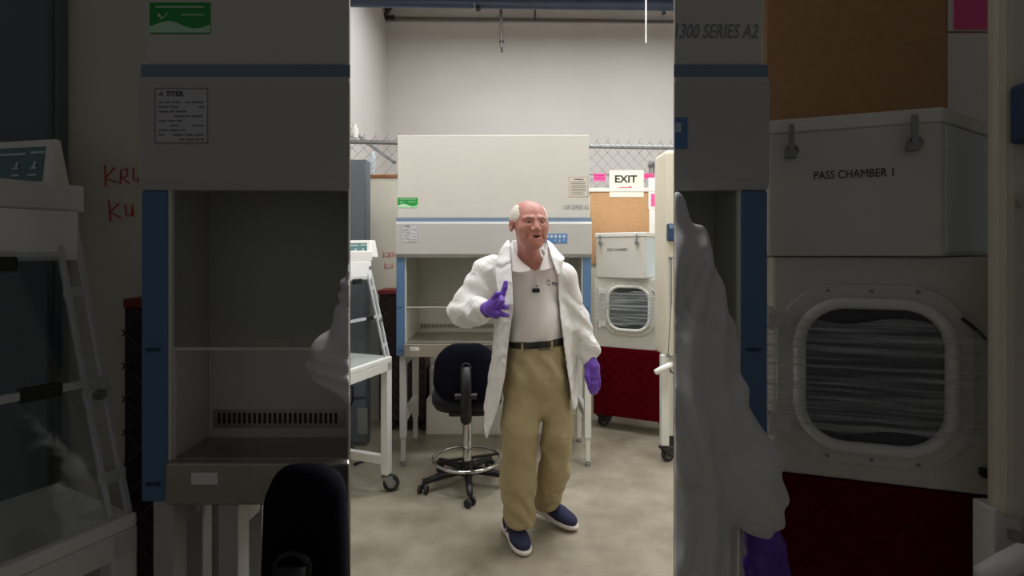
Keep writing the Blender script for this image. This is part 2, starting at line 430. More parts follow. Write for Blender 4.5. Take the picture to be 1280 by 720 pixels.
def green_sticker(c, x, w, z, h, y):
    l = MB().box(x, x + w, y - .0015, y, z - h, z).build('sticker', M['green'], c, label='green certification sticker with pale wave')
    fr = frame((x, y - .0018, z), (1, 0, 0)); mb = MB(fr)
    n = 24; up = [(w * i / n, -.0003, -h * (.72 + .12 * math.sin(2.2 * PI * i / n + 2.6))) for i in range(n + 1)]
    dn = [(w * i / n, -.0003, -h * .97) for i in range(n + 1)]
    for i in range(n): mb.add([dn[i], dn[i + 1], up[i + 1], up[i]], [(0, 1, 2, 3)])
    mb.build('sticker_wave', M['pale_green'], l)
    mb = MB(fr)
    mb.box(w * .1, w * .9, -.0003, 0, -h * .17, -h * .12)
    mb.add([(w * .12, -.0004, -h * .38), (w * .17, -.0004, -h * .35), (w * .21, -.0004, -h * .5), (w * .2, -.0004, -h * .56)], [(0, 1, 2, 3)])
    mb.add([(w * .2, -.0004, -h * .56), (w * .21, -.0004, -h * .5), (w * .30, -.0004, -h * .32), (w * .31, -.0004, -h * .36)], [(0, 1, 2, 3)])
    mb.box(w * .52, w * .9, -.0003, 0, -h * .42, -h * .38)
    mb.build('print', M['pale_green'], l)

def control_panel(c, x, w, z, h, y):
    l = MB().box(x, x + w, y - .003, y, z - h, z).build('control_panel', M['panel_blue'], c, bevel=.001, label='blue membrane control panel with five pale keys')
    fr = frame((x, y - .0034, z), (1, 0, 0)); mb = MB(fr)
    for i in range(5):
        a = w * (.06 + .185 * i); mb.box(a, a + w * .11, -.001, 0, -h * .42, -h * .14)
    for (a, b) in ((.08, .66), (.44, .62), (.62, .62), (.81, .60), (.62, .80)):
        mb.box(w * a, w * (a + .07), -.0006, 0, -h * (b + .09), -h * b)
    mb.build('keys', M['key'], l)

X0, X1, YF = -.797, .546, 3.55
cab, Y, Z, iL, iR = bsc('biosafety_cabinet', YF, 1, 0, X0, X1, 'complete cream and blue biosafety cabinet on tall legs behind the standing man')
stand(cab, Y, (-.757, .527), .775)
for zz in (1.107, .80):
    pass
k5 = .005538
yu = Y(.05)
green_sticker(cab, (497 - 640) * k5, 25 * k5, 1.49 - (247 - 315) * k5, 13 * k5, yu)
warn_label(cab, (711 - 640) * k5, 24 * k5, 1.49 - (221 - 315) * k5, 25 * k5, yu)
text('lettering', '1300 SERIES A2', frame((.442, yu - .0008, 1.49 + 56 * k5), (1, 0, 0)), .182, M['text_grey'], cab, height=.031, shear=.25, bold=.008, label='slate grey series lettering')
spec_label(cab, -.759, .114, 1.676, .12, YF)
control_panel(cab, .222, .156, 1.615, .066, YF)
MB().box(-.694, -.634, YF - .0015, YF, .817, .84).build('sill_label', M['paper'], cab, label='small white label')
MB().box(-.69 + .0, -.66, YF - .0022, YF - .0012, .826, .831).build('print', M['ink_grey'], cab)
MB().box(-.63, -.545, Y(.525), Y(.54), 1.08, 1.105).build('outlet_cover', M['beige'], cab, bevel=.003)

# the two cabinets standing against the front wall, either side of the opening
BD, bs, zo = 1.12, .30, .172
fb = lambda y: -OPX * y - .001
cl, Y1, Z1, iL1, iR1 = bsc('biosafety_cabinet', BD, bs, zo, -.806, -OPX * BD, 'shadowed biosafety cabinet left of the opening, with green sticker and blue left post', True, False, fb=fb)
stand(cl, Y1, (-.762, -.62), .775 + zo)
yu1 = Y1(.05)
green_sticker(cl, -.790, .132, 1.867 + zo - .005, .068, yu1)
spec_label(cl, -.768, .114, 1.676 + zo - .006, .118, BD)
MB().box(-.690, -.634, BD - .0015, BD, .818 + zo, .843 + zo).build('sill_label', M['paper'], cl, label='small white label')
MB().box(-.63, -.545, Y1(.525), Y1(.54), 1.08 + zo, 1.105 + zo).build('outlet_cover', M['beige'], cl)
fa = lambda y: OPX * y + .001
cr, Y2, Z2, iL2, iR2 = bsc('biosafety_cabinet', BD, bs, zo, OPX * BD, .556, 'shadowed narrow biosafety cabinet right of the opening, beside the cork board', False, True, fa=fa)
stand(cr, Y2, (.47, .534), .775 + zo)
text('lettering', '1300 SERIES A2', frame((.446, Y2(.05) - .0008, 1.80 + zo), (1, 0, 0)), .182, M['text_grey'], cr, height=.031, shear=.25, bold=.008, label='slate grey series lettering')
cp = MB().box(.3495, .377, BD - .003, BD, 1.551 + zo - .01, 1.617 + zo - .01).build('control_panel', M['panel_blue'], cr, label='blue membrane control panel')
MB().box(.3515, .363, BD - .0042, BD - .0028, 1.585 + zo - .01, 1.605 + zo - .01).build('keys', M['key'], cp)

# ---------------------------------------------------------------- casters
def caster(parent, x, y, z0, r=.05, wd=.03, rot=0.0, plate=M['galv']):
    """a swivel caster under a leg that ends at height z0 (wheel on the floor at z=0)"""
    fr = Matrix.Translation((x, y, 0)) @ Matrix.Rotation(rot, 4, 'Z')
    b = MB(fr); o = .03
    b.cyl((0, 0, z0), (0, 0, z0 - .02), .016); b.box(-.03, .035, -.028, .028, z0 - .03, z0 - .018)
    for sg in (-1, 1):
        b.hexa([(o - .02, sg * .024 - .002, r * .75), (o + .02, sg * .024 - .002, r * .75), (o + .02, sg * .024 + .002, r * .75), (o - .02, sg * .024 + .002, r * .75),
                (-.025, sg * .024 - .002, z0 - .018), (.035, sg * .024 - .002, z0 - .018), (.035, sg * .024 + .002, z0 - .018), (-.025, sg * .024 + .002, z0 - .018)])
    b.cyl((o, -.03, r), (o, .03, r), .008)
    c = b.build('caster', plate, parent, bevel=.001)
    w = MB(fr); w.cyl((o, -wd / 2, r), (o, wd / 2, r), r, n=28)
    ww = w.build('wheel', M['rubber'], c, bevel=.005)
    h = MB(fr); h.cyl((o, -wd / 2 - .002, r), (o, wd / 2 + .002, r), r * .55, n=20)
    h.build('hub', M['galv'], c, bevel=.002)
    return c

# ---------------------------------------------------------------- clean benches (left)
def clean_bench(root, rz, zt, L, dep, ztop, setb, label, roll=True, leg=True, brake=True):
    b = thing('clean_bench', (root[0], root[1], 0), label, 'bench', rz)
    W = lambda mb, n, m, p=None, **k: mb.build(n, m, p or b, local=True, **k)
    def ch(mb, n, m, p, **k): return mb.build(n, m, p, local=True, **k)
    W(MB().box(-L, 0, 0, dep, zt - .03, zt), 'worktop', M['white'], bevel=.005)
    W(MB().box(-L, 0, .0, .03, zt - .085, zt - .03), 'front_apron', M['leg_white'], bevel=.003)
    W(MB().box(-.03, 0, .03, dep, zt - .085, zt - .03), 'side_apron', M['leg_white'], bevel=.003)
    for (x, y) in ((-.05, 0), (-.05, dep - .05), (-L, 0), (-L, dep - .05)):
        lg = W(MB().box(x, x + .05, y, y + .05, .11, zt - .03), 'leg', M['leg_white'], bevel=.004)
        c = caster(b, *(wm(b) @ Vector((x + .025, y + .025, 0))).to_2d(), .115, rot=rz - .9)
    W(MB().box(-.045, -.005, .05, dep - .05, .17, .225), 'side_stretcher', M['leg_white'], bevel=.004)
    W(MB().box(-L + .05, -.05, dep * .62, dep * .62 + .05, .17, .225), 'cross_stretcher', M['leg_white'], bevel=.004)
    # hood
    dz = ztop - zt
    sy = lambda z: .02 + setb * (z - zt) / dz
    W(MB().extr([(setb + .0, ztop), (dep - .02, ztop), (dep - .02, ztop + .065), (setb + .0, ztop + .065)], lambda y: -L, lambda y: .01), 'hood_housing', M['white'], bevel=.006)
    fr = MB()
    for x in (-.045, -.008):
        fr.bar((x, .02, zt), (x, sy(ztop), ztop), .014, .010, up=(1, 0, 0))
    for kz in (.12, .38, .72, .93):
        z = zt + dz * kz; fr.box(-.052, -.001, sy(z) - .006, sy(z) + .006, z - .012, z + .012)
    W(fr, 'visor_frame', M['frost'], bevel=.001)
    for kz in (.38, .93):
        kn = MB(); z = zt + dz * kz; kn.cyl((-.026, sy(z) - .018, z), (-.026, sy(z), z), .012)
        W(kn, 'frame_knob', M['galv'])
    v = MB()
    v.hexa([(-L, .018, zt + .002), (-.05, .018, zt + .002), (-.05, .022, zt + .002), (-L, .022, zt + .002),
            (-L, sy(ztop) - .002, ztop), (-.05, sy(ztop) - .002, ztop), (-.05, sy(ztop) + .002, ztop), (-L, sy(ztop) + .002, ztop)])
    W(v, 'visor', M['acrylic'])
    z = zt + dz * .42
    W(MB().box(-L, .0, sy(z) - .008, sy(z) + .008, z - .008, z + .008), 'visor_rail', M['frost'])
    W(MB().box(-.16, -.09, sy(z) - .014, sy(z) + .012, z - .014, z + .014), 'rail_clip', M['black'], bevel=.003)
    W(MB().box(-.20, -.13, sy(ztop - .12) - .016, sy(ztop - .12) + .01, ztop - .135, ztop - .105), 'rail_clip', M['black'], bevel=.003)
    W(MB().hexa([(-.006, .03, zt), (-.001, .03, zt), (-.001, dep - .03, zt), (-.006, dep - .03, zt),
                 (-.006, sy(ztop) + .01, ztop), (-.001, sy(ztop) + .01, ztop), (-.001, dep - .03, ztop), (-.006, dep - .03, ztop)]), 'side_window', M['acrylic'])
    if roll:
        W(MB().cyl((-L + .05, setb + .045, ztop - .045), (-.02, setb + .045, ztop - .045), .035, n=24), 'lamp_tube', M['tube_light'], smooth=False)
        W(MB().box(-L, -.01, sy(ztop - .1) - .0, sy(ztop - .1) + .012, ztop - .115, ztop - .0), 'lamp_shield', M['tube_light'], bevel=.003)
    return b, sy

rzb = math.atan2(.938, .346)
bench, sy = clean_bench((-.75, 3.25), rzb, .84, .9, .62, 1.432, .15, 'white clean bench with clear sloped visor, behind the opening beside the slate cabinet')
def console(bench, a, face, zb, h, wd, cut=.03, dep=.1):
    """slanted console box on the hood; a: right end point of its face (world), face: direction to the left along the face"""
    fr = frame(a, (1, 0, 0)) if face is None else frame(a, face)
    m = MB(fr)
    m.hexa([(-wd, 0, 0), (0, 0, 0), (0, dep, 0), (-wd, dep, 0), (-wd, .035, h), (-cut, .035, h), (-cut, dep, h), (-wd, dep, h)])
    c = m.build('console', M['white'], bench, bevel=.006)
    tilt = math.atan2(.035, h)
    fr2 = fr @ Matrix.Rotation(-tilt, 4, 'X')
    hh = h * .62; top = h * .87
    p = MB(fr2).hexa([(-wd + .01, -.002, h * .16), (-.028 + -.0, -.002, h * .16), (-.028, .002, h * .16), (-wd + .01, .002, h * .16),
                      (-wd + .01, -.002, top), (-cut * .75 - .028, -.002, top), (-cut * .75 - .028, .002, top), (-wd + .01, .002, top)])
    pp = p.build('console_panel', M['panel_teal'], c)
    kk = MB(fr2)
    kk.box(-.085, -.045, -.004, 0, h * .72, h * .77); kk.box(-wd + .02, -.10, -.004, 0, h * .70, h * .75)
    for x in (-.062, -.115):
        kk.add([(x - .012, -.004, h * .40), (x + .012, -.004, h * .40), (x + .004, -.004, h * .46), (x + .004, -.004, h * .55), (x - .004, -.004, h * .55), (x - .004, -.004, h * .46)], [(0, 1, 2, 3, 4, 5)])
    for x in (-.06, -.11): kk.box(x - .012, x + .012, -.004, 0, h * .26, h * .30)
    kk.build('keys', M['key'], pp)
d = 3.26
console(bench, P(463.5, 322, 3.30), (.97, -.25, 0), 0, 22 * 3.3 / 650, .2, .022)

rz2 = math.atan2(.9, .436)
bench2, sy2 = clean_bench((-.828, 1.15), rz2, .915, .42, .34, 1.585, .236, 'white clean bench in shadow, left edge of the picture in front of the red handwriting')
console(bench2, P(62, 236, 1.20), (.98, -.2, 0), 0, .125, .22, .03, .05)

# ---------------------------------------------------------------- slate storage cabinets
def locker(x0, x1, y0, y1, h, label, doorsplit=True):
    c = thing('storage_cabinet', ((x0 + x1) / 2, (y0 + y1) / 2, 0), label, 'cabinet')
    MB().box(x0, x1, y0 + .02, y1, .0, h).build('body', M['dark_slate'], c, bevel=.006)
    mid = (x0 + x1) / 2
    for a, b, hx in ((x0 + .006, mid - .003, mid - .04), (mid + .003, x1 - .006, mid + .04)):
        dd = MB().box(a, b, y0, y0 + .02, .38, h - .02).build('door', M['dark_slate'], c, bevel=.004)
        MB().box(hx - .008, hx + .008, y0 - .02, y0, 1.0, 1.15).build('handle', M['galv'], dd, bevel=.003)
    MB().box(x0 + .006, x1 - .006, y0 + .003, y0 + .02, .04, .36).build('kick_panel', M['dark_slate'], c, bevel=.004)
    return c
lk = locker(-1.80, (457 - 640) * 3.97 / F, 3.97, 4.11, 2.2, 'tall slate grey storage cabinet behind the bright clean bench')
MB().box((446 - 640) * 3.95 / F, (459 - 640) * 3.95 / F, 3.955, 3.972, .10, .30).build('lower_plate', M['galv'], lk, bevel=.003, label='paler grey plate')
lk2 = locker(-1.95, (62 - 640) * 1.36 / F, 1.36, 1.418, 2.35, 'tall dark storage cabinet in shadow at the left edge of the picture')

# dark red mesh carts
def wire_lattice(mb, fr, w, h, p, r):
    n = int((w + h) / p) + 1
    for i in range(n):
        a = i * p
        x0, z0 = (a, 0) if a <= w else (w, a - w)
        x1, z1 = (0, a) if a <= h else (a - h, h)
        mb.tube([(x0, 0, z0), (x1, 0, z1)], r, 4, fr)
        mb.tube([(w - x0, 0, z0), (w - x1, 0, z1)], r, 4, fr)

def red_cart(name, poly, z0, z1, label, panel, wire='red_wire', casters=True, pitch=.085):
    A, B, C, D = [Vector((p[0], p[1], 0)) for p in poly]
    c = thing(name, ((A + C) / 2)[:2] + (0,) if False else ((A.x + C.x) / 2, (A.y + C.y) / 2, 0), label, 'cart')
    MB().prism([p for p in poly], z0, z1).build('body', panel, c, bevel=.004)
    w = (B - A).length
    fr = frame((A.x, A.y, z0), (B - A))
    fr = fr @ Matrix.Translation((0, -.006, 0))
    mb = MB(); wire_lattice(mb, fr, w, z1 - z0, pitch, .0022)
    mb.build('mesh_front', M[wire], c)
    if casters:
        ex = (B - A).normalized()
        ey = Vector((-ex.y, ex.x, 0))
        dd = (D - A).length
        for u, v in ((.05, .06), (w - .05, .06), (.05, dd - .06), (w - .05, dd - .06)):
            p = A + ex * u + ey * v
            caster(c, p.x, p.y, z0, r=min(.055, z0 * .45), rot=.6, plate=M['iron'])
    return c
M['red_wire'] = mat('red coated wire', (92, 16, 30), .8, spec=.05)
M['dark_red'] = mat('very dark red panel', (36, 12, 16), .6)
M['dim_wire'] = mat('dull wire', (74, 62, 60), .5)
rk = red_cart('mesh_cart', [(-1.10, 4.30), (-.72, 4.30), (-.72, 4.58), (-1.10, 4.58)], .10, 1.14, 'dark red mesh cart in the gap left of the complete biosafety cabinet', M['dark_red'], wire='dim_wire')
MB().box(-1.11, -.71, 4.285, 4.59, 1.14, 1.175).build('top_rail', M['red_dark'], rk, bevel=.004)
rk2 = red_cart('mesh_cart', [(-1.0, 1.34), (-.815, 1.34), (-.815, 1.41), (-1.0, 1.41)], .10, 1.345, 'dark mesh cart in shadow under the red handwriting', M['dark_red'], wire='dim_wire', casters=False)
MB().box(-1.0, -.815, 1.335, 1.41, 1.345, 1.37).build('top_rail', M['red_dark'], rk2, bevel=.004)
MB().box(-1.0, -.815, 1.345, 1.41, .0, .10).build('plinth', M['black'], rk2)

# ---------------------------------------------------------------- pass-through chambers
def pass_box(name, poly, z0, z1, label, lid=True, lettering=None, side_mat=None, win=None):
    A, B, C, D = [Vector((p[0], p[1], 0)) for p in poly]
    c = thing(name, ((A.x + C.x) / 2, (A.y + C.y) / 2, z0), label, 'chamber')
    MB().prism(poly, z0, z1 - (.035 if lid else 0)).build('body', M['offwhite'], c, bevel=.006)
    w = (B - A).length; h = z1 - z0
    fr = frame((A.x, A.y, z0), (B - A))
    if side_mat:
        e2 = (C - B).normalized(); fs = frame((B.x, B.y, z0), e2)
        MB(fs).box(.012, (C - B).length - .004, -.004, 0, .01, h - .04).build('side_panel', side_mat, c, bevel=.001, label='bluish white side panel')
    if lid:
        # rim overhangs the body a little
        cx = sum(p[0] for p in poly) / 4; cy = sum(p[1] for p in poly) / 4
        q = [(cx + (p[0] - cx) * 1.035, cy + (p[1] - cy) * (1.035 if name == 'pass_chamber' and A.y > 2 else 1.0)) for p in poly]
        MB().prism(q, z1 - .035, z1).build('top_rim', M['white'], c, bevel=.005)
        for u in (.05, w - .06):
            m = MB(fr); m.box(u - .012, u + .012, -.028, 0, h - .10, h - .085); m.box(u - .006, u + .006, -.03, -.02, h - .09, h - .02); m.ring((u, -.024, h - .085), .014, .004, 16, 6, 'y')
            m.build('clamp', M['galv'], c)
    if lettering:
        x, z, wd, hh = lettering
        text('lettering', 'PASS CHAMBER 1', fr @ Matrix.Translation((x, -.002, z)), wd, M['ink'], c, height=hh, bold=0)
    if win:
        x, z, ww, wh, rr = win
        def rrect(W, H, R, n=8):
            pts = []
            for cx2, cz2, a0 in ((W / 2 - R, H / 2 - R, 0), (-W / 2 + R, H / 2 - R, 90), (-W / 2 + R, -H / 2 + R, 180), (W / 2 - R, -H / 2 + R, 270)):
                for i in range(n + 1):
                    t = math.radians(a0 + 90 * i / n); pts.append((cx2 + R * math.cos(t), cz2 + R * math.sin(t)))
            return pts
        door = MB(fr)
        pts = rrect(ww + .10, wh + .09, rr + .04); n = len(pts)
        door.add([(x + a, -.012, z + b) for a, b in pts] + [(x + a, 0, z + b) for a, b in pts], [tuple(range(n))] + [(i, (i + 1) % n, n + (i + 1) % n, n + i) for i in range(n)])
        dr = door.build('door', M['offwhite'], c, bevel=.003)
        ring = MB(fr); ring.tube([(x + a, -.022, z + b) for a, b in rrect(ww, wh, rr)], .014, 10, closed=True)
        ring.build('window_gasket', M['white'], dr, smooth=True)
        pane = MB(fr); pts = rrect(ww, wh, rr); pane.add([(x + a, -.017, z + b) for a, b in pts], [tuple(range(len(pts)))])
        pane.build('window_pane', M['dark_window'], dr)
        for u in (-.3, 0, .3):
            for sg in (1, -1):
                bolts = MB(fr); bolts.cyl((x + u * ww, -.018, z + sg * (wh / 2 + .03)), (x + u * ww, -.01, z + sg * (wh / 2 + .03)), .004, n=10)
                bolts.build('door_screw', M['galv'], dr)
        for zz in (z + wh * .38, z - wh * .38):
            hg = MB(fr)
            hg.cyl((x - ww / 2 - .07, -.022, zz - .03), (x - ww / 2 - .07, -.022, zz + .03), .011, n=12)
            hg.box(x - ww / 2 - .07, x - ww / 2 - .02, -.02, -.012, zz - .02, zz + .02)
            hg.build('hinge', M['white'], dr)
        hd = MB(fr); hd.tube([(x + ww / 2 + .02, -.02, z + wh * .42), (x + ww / 2 + .05, -.03, z + wh * .33), (x + ww / 2 + .10, -.03, z + wh * .12)], .004)
        hd.build('latch', M['iron'], dr)
        hd = MB(fr); hd.box(x + ww / 2 + .09, x + ww / 2 + .15, -.012, 0, z + wh * .36, z + wh * .43); hd.build('catch', M['iron'], dr)
        hd = MB(fr); hd.box(x + ww / 2 + .06, x + ww / 2 + .14, -.02, 0, z - wh * .62, z - wh * .57); hd.build('catch', M['iron'], dr)
        # stretch film wound round the door
        film = MB(fr); n = 14; x0, x1 = x - ww / 2 - .10, min(x + ww / 2 + .16, w + .0)
        zt_, zb_ = z + wh * .40, z - wh * .36
        vs = []; fs = []
        for i in range(n + 1):
            u = x0 + (x1 - x0) * i / n
            for zz in (zb_, zb_ + (zt_ - zb_) * .33, zb_ + (zt_ - zb_) * .66, zt_):
                vs.append((u, -.040 - .004 * math.sin(i * 1.7 + zz * 40), zz - .03 * wh * (i / n) + .01 * math.sin(i * .9)))
        for i in range(n):
            for j in range(3): fs.append((i * 4 + j, (i + 1) * 4 + j, (i + 1) * 4 + j + 1, i * 4 + j + 1))
        film.add(vs, fs); film.build('stretch_film', M['film'], c, smooth=True, label='wrinkled clear stretch film')
    return c
M['dark_window'] = mat('dark window pane', (58, 62, 64), .12)
r25, r35 = math.radians(25), math.radians(35)
def quad(A, rot, w, dep, a2=None):
    ex = Vector((math.cos(rot), -math.sin(rot))); ey = Vector((math.sin(rot), math.cos(rot)))
    A = Vector(A); return [tuple(A), tuple(A + ex * w), tuple(A + ex * w + ey * dep), tuple(A + ey * dep)]
low = quad((.70, 4.42), r25, .60, .22)
pass_box('pass_chamber', low, .69, 1.273, 'cream pass chamber with film-wrapped rounded window, on the bright dark red cart', lid=False, win=(.292, .335, .345, .36, .11))
up = quad((.712, 4.41), r35, .43, .34)
up = [tuple(p) for p in up]
pass_box('pass_chamber', up, 1.275, 1.65, 'small white chamber lettered in black, atop the brightly lit film-wrapped chamber', lettering=(.20, .235, .19, .022), side_mat=M['pale_blue_white'])
red_cart('mesh_cart', quad((.69, 4.41), r25, .62, .24), .12, .688, 'bright dark red mesh cart under the film-wrapped chamber right of the man', M['red'])

lowb = [(.672, 1.34), (1.108, 1.2), (1.36, 1.40), (.672, 1.402)]
pass_box('pass_chamber', lowb, .925, 1.478, 'shadowed chamber with large film-wrapped rounded window, right side of the picture', lid=False, win=(.215, .265, .315, .35, .10))
upb = [(.655, 1.33), (.993, 1.2), (1.300, 1.392), (.655, 1.402)]
pass_box('pass_chamber', upb, 1.480, 1.826, 'shadowed white lettered chamber under the large cork board in the foreground', lettering=(.185, .20, .165, .020), side_mat=M['pale_blue_white'])
red_cart('mesh_cart', [(.665, 1.335), (1.112, 1.195), (1.36, 1.405), (.665, 1.412)], .0, .923, 'shadowed dark red mesh cart at the lower right of the picture', M['red'], casters=False, pitch=.10)

# ---------------------------------------------------------------- machine columns at the right
def machine(x, y, w, dep, zb, h, cz, label, s=1.0, legx=-.02):
    c = thing('workstation', (x + w / 2, y + dep / 2, 0), label, 'machine')
    MB().box(x, x + w, y, y + dep, zb, h).build('housing', M['beige'], c, bevel=.03, seg=4)
    cb = MB().box(x + .004, x + .09, y - .05, y, cz, cz + .12).build('control_box', M['dark_blue'], c, bevel=.008, label='dark blue control box')
    MB().box(x + .012, x + .085, y - .052, y - .045, cz + .085, cz + .115).build('box_cap', M['blue_grey'], cb)
    g = MB(); gx = x + .030
    g.cyl((gx, y - .03, cz - .12), (gx, y - .03, cz - .45), .007); 
    g.ball((gx, y - .03, cz - .115), .013); g.ball((gx, y - .03, cz - .80), .013)
    g.cyl((gx + .0, y - .03, cz - .43), (gx - .02, y - .03, cz - .80), .0045)
    g.box(gx - .008, gx + .008, y - .03, y, cz - .125, cz - .105); g.box(gx - .028, gx - .012, y - .03, y + .0, cz - .81, cz - .79)
    g.build('gas_strut', M['galv'], c)
    MB().box(x + legx, x + legx + .055, y + .02, y + .075, .12, zb + .02).build('leg', M['leg_white'], c, bevel=.005)
    MB().box(x + w - .06, x + w - .005, y + .02, y + .075, .12, zb + .02).build('leg', M['leg_white'], c, bevel=.005)
    for lx in (x + legx + .09, x + w - .06):
        MB().box(lx, lx + .055, y + dep - .08, y + dep - .025, .12, zb + .1).build('leg', M['leg_white'], c, bevel=.005)
        caster(c, lx + .027, y + dep - .05, .125, rot=.4, plate=M['iron'])
        caster(c, (lx if lx > x + .2 else x + legx) + .027, y + .047, .125, rot=.4, plate=M['iron'])
    h_ = MB(); hz = zb - .06
    h_.tube([(x - .085, y - .035, hz - .030), (x - .078, y - .035, hz - .026), (x - .03, y - .035, hz + .0), (x + .02, y - .03, hz + .02), (x + .04, y - .0, hz + .025)], [.012, .021, .022, .022, .018], 12)
    hh = h_.build('lever', M['white'], c, smooth=True)
    return c
m1 = machine(1.078, 3.65, .55, .30, .74, 2.21, 1.49 + 14 * 3.6 / 650, 'tall beige machine on a white leg at the far right of the bright room', legx=-.022)
hk = MB(); hk.tube([(1.09, 3.62, .70), (1.10, 3.60, .66), (1.125, 3.60, .65), (1.14, 3.62, .68)], .006); hk.build('hook', M['iron'], m1)
m2 = machine((1252 - 640) * 1.08 / 650, 1.07, .30, .06, .93, 2.3, EYE + (HOR - 176) * 1.03 / 650, 'tall beige machine in shadow at the right edge of the picture', legx=-.005)

# ---------------------------------------------------------------- cork boards and papers
def flat(name, x0, x1, z0, z1, y, th, m, label, cat, group=None, bevel=0):
    o = MB().box(x0, x1, y - th, y, z0, z1).build(name, m, None, bevel=bevel)
    return tag(o, label, cat, group)
kr = DR / F
zz = lambda py: EYE - (py - HOR) * kr
xx = lambda px: (px - 640) * kr
flat('cork_board', xx(738), xx(834), zz(330), zz(240.5), DR, .012, M['cork'], 'brown cork board behind the exit sign in the bright room', 'board')
# exit sign
ex = MB().box(xx(761.5), xx(804), DR - .016, DR - .012, zz(246.5), zz(213)).build('exit_sign', M['paper_cream'], None)
tag(ex, 'cream paper exit sign with red arrow on cork board', 'sign')
text('lettering', 'EXIT', frame((xx(782), DR - .0165, zz(224)), (1, 0, 0)), xx(796) - xx(768.5), M['ink'], ex, height=9.2 * kr, bold=.03)
ar = MB(frame((xx(782), DR - .0168, zz(236.5)), (1, 0, 0)))
q = kr; ar.add([(-9 * q, 0, -2.4 * q), (4.5 * q, 0, -2.4 * q), (4.5 * q, 0, -4.4 * q), (9.5 * q, 0, 0), (4.5 * q, 0, 4.4 * q), (4.5 * q, 0, 2.4 * q), (-9 * q, 0, 2.4 * q)], [tuple(range(7))])
ar.build('arrow', M['arrow'], ex)
def note(name, x0, x1, z0, z1, y, label, lines, m=None, ty=.003):
    o = MB().box(x0, x1, y - ty, y, z0, z1).build(name, m or M['pink'], None); tag(o, label, 'note')
    mb = MB(frame((x0, y - ty - .0006, z1), (1, 0, 0))); w, h = x1 - x0, z1 - z0
    rnd = random.Random(int(abs(x0) * 1e4))
    for i in range(lines):
        z = -h * (.16 + .36 * i); x = w * .06
        while x < w * .9:
            ww = w * rnd.uniform(.05, .16); mb.box(x, min(x + ww, w * .95), -.0003, 0, z - h * .2, z); x += ww + w * .03
    if lines: mb.build('handwriting', M['ink_note'], o)
    return o
M['ink_note'] = mat('magenta ink', (176, 40, 110), .7)
note('sticky_note', xx(741.5), xx(756.5), zz(226.5), zz(217), DR - .012, 'small pink note left of the exit sign on the cork board', 2)
note('sticky_note', xx(804.5), xx(817), zz(224), zz(217), DR - .012, 'small pink note right of the exit sign, above the white sheet', 2)
flat('paper_sheet', xx(810), xx(831.5), zz(262), zz(222.5), DR - .016, .002, M['paper'], 'white paper sheet on bright cork board beside exit sign', 'paper')
flat('paper_sheet', xx(811), xx(833), zz(300), zz(258.5), DR - .014, .0015, M['paper'], 'lower white sheet hanging under the sheet with the pink note, far board', 'paper')
note('sticky_note', xx(813), xx(829), zz(258), zz(242.5), DR - .018, 'square pink note on the white sheet at the right of the far cork board', 0)
# foreground boards on the front wall
kw = WY / F
zw = lambda py: EYE - (py - HOR) * kw
xw = lambda px: (px - 640) * kw
flat('cork_board', xw(956), xw(1262), zw(260), zw(-60), WY, .012, M['cork'], 'large shadowed cork board on the front wall at the upper right', 'board')
flat('paper_sheet', xw(1026), xw(1158), zw(2.5), zw(-58), WY - .012, .002, M['paper_cream'], 'cream sheet whose lower edge shows at the top of the shadowed cork board', 'paper')
flat('paper_sheet', xw(1179), xw(1249), zw(42), zw(-50), WY - .014, .002, M['paper'], 'upper white sheet behind the pink note on the shadowed cork board', 'paper')
flat('paper_sheet', xw(1180), xw(1250), zw(170), zw(44), WY - .012, .002, M['paper'], 'lower white sheet hanging under the pink note on the shadowed cork board', 'paper')
note('sticky_note', xw(1186), xw(1240), zw(40), zw(-8), WY - .016, 'big pink note on white sheet at the upper right of the picture', 0)

# ---------------------------------------------------------------- chain link fence
M['wire'] = mat('fence wire', (128, 132, 132), .45, metal=.4)
fence = thing('chain_link_fence', (0, 4.9, zl), 'chain-link fence with galvanised rails above the low partition', 'fence')
fp = lambda px: None
A = Vector((-1.90, 4.78, 0)); B = Vector((3.95, 5.30, 0))
ex_ = (B - A).normalized(); LEN = (B - A).length
zf0, zf1 = 2.02, 2.56
ff = frame((A.x, A.y, 0), ex_)
mb = MB(); p = .105; hgt = zf1 - zf0
ncol = int(LEN / p)
for i in range(ncol):
    # each wire zigzags up the panel
    pts = []; m = 10
    for j in range(m + 1):
        z = zf0 + hgt * j / m
        pts.append((i * p + (p / 2 if (j + i * 0) % 2 else 0), -.004 if j % 2 else .004, z))
    mb.tube(pts, .0026, 4, ff)
    pts = [((i + 1) * p - (p / 2 if j % 2 else 0), .004 if j % 2 else -.004, zf0 + hgt * j / m) for j in range(m + 1)]
    mb.tube(pts, .0026, 4, ff)
    mb.tube([((i + .0) * p, 0, zf1), ((i) * p + .012, 0, zf1 + .03)], .0026, 4, ff)
mb.build('chain_link_mesh', M['wire'], fence)
MB(ff).cyl((0, .02, 2.515), (LEN, .02, 2.515), .021).build('top_rail', M['galv'], fence, smooth=False)
MB(ff).cyl((LEN * .38, .02, 2.245), (LEN, .02, 2.245), .009).build('middle_rail', M['galv'], fence)
for u in (.05, LEN * .42, LEN - .4):
    MB(ff).cyl((u, .045, 2.0), (u, .045, 2.53), .022).build('post', M['galv'], fence)
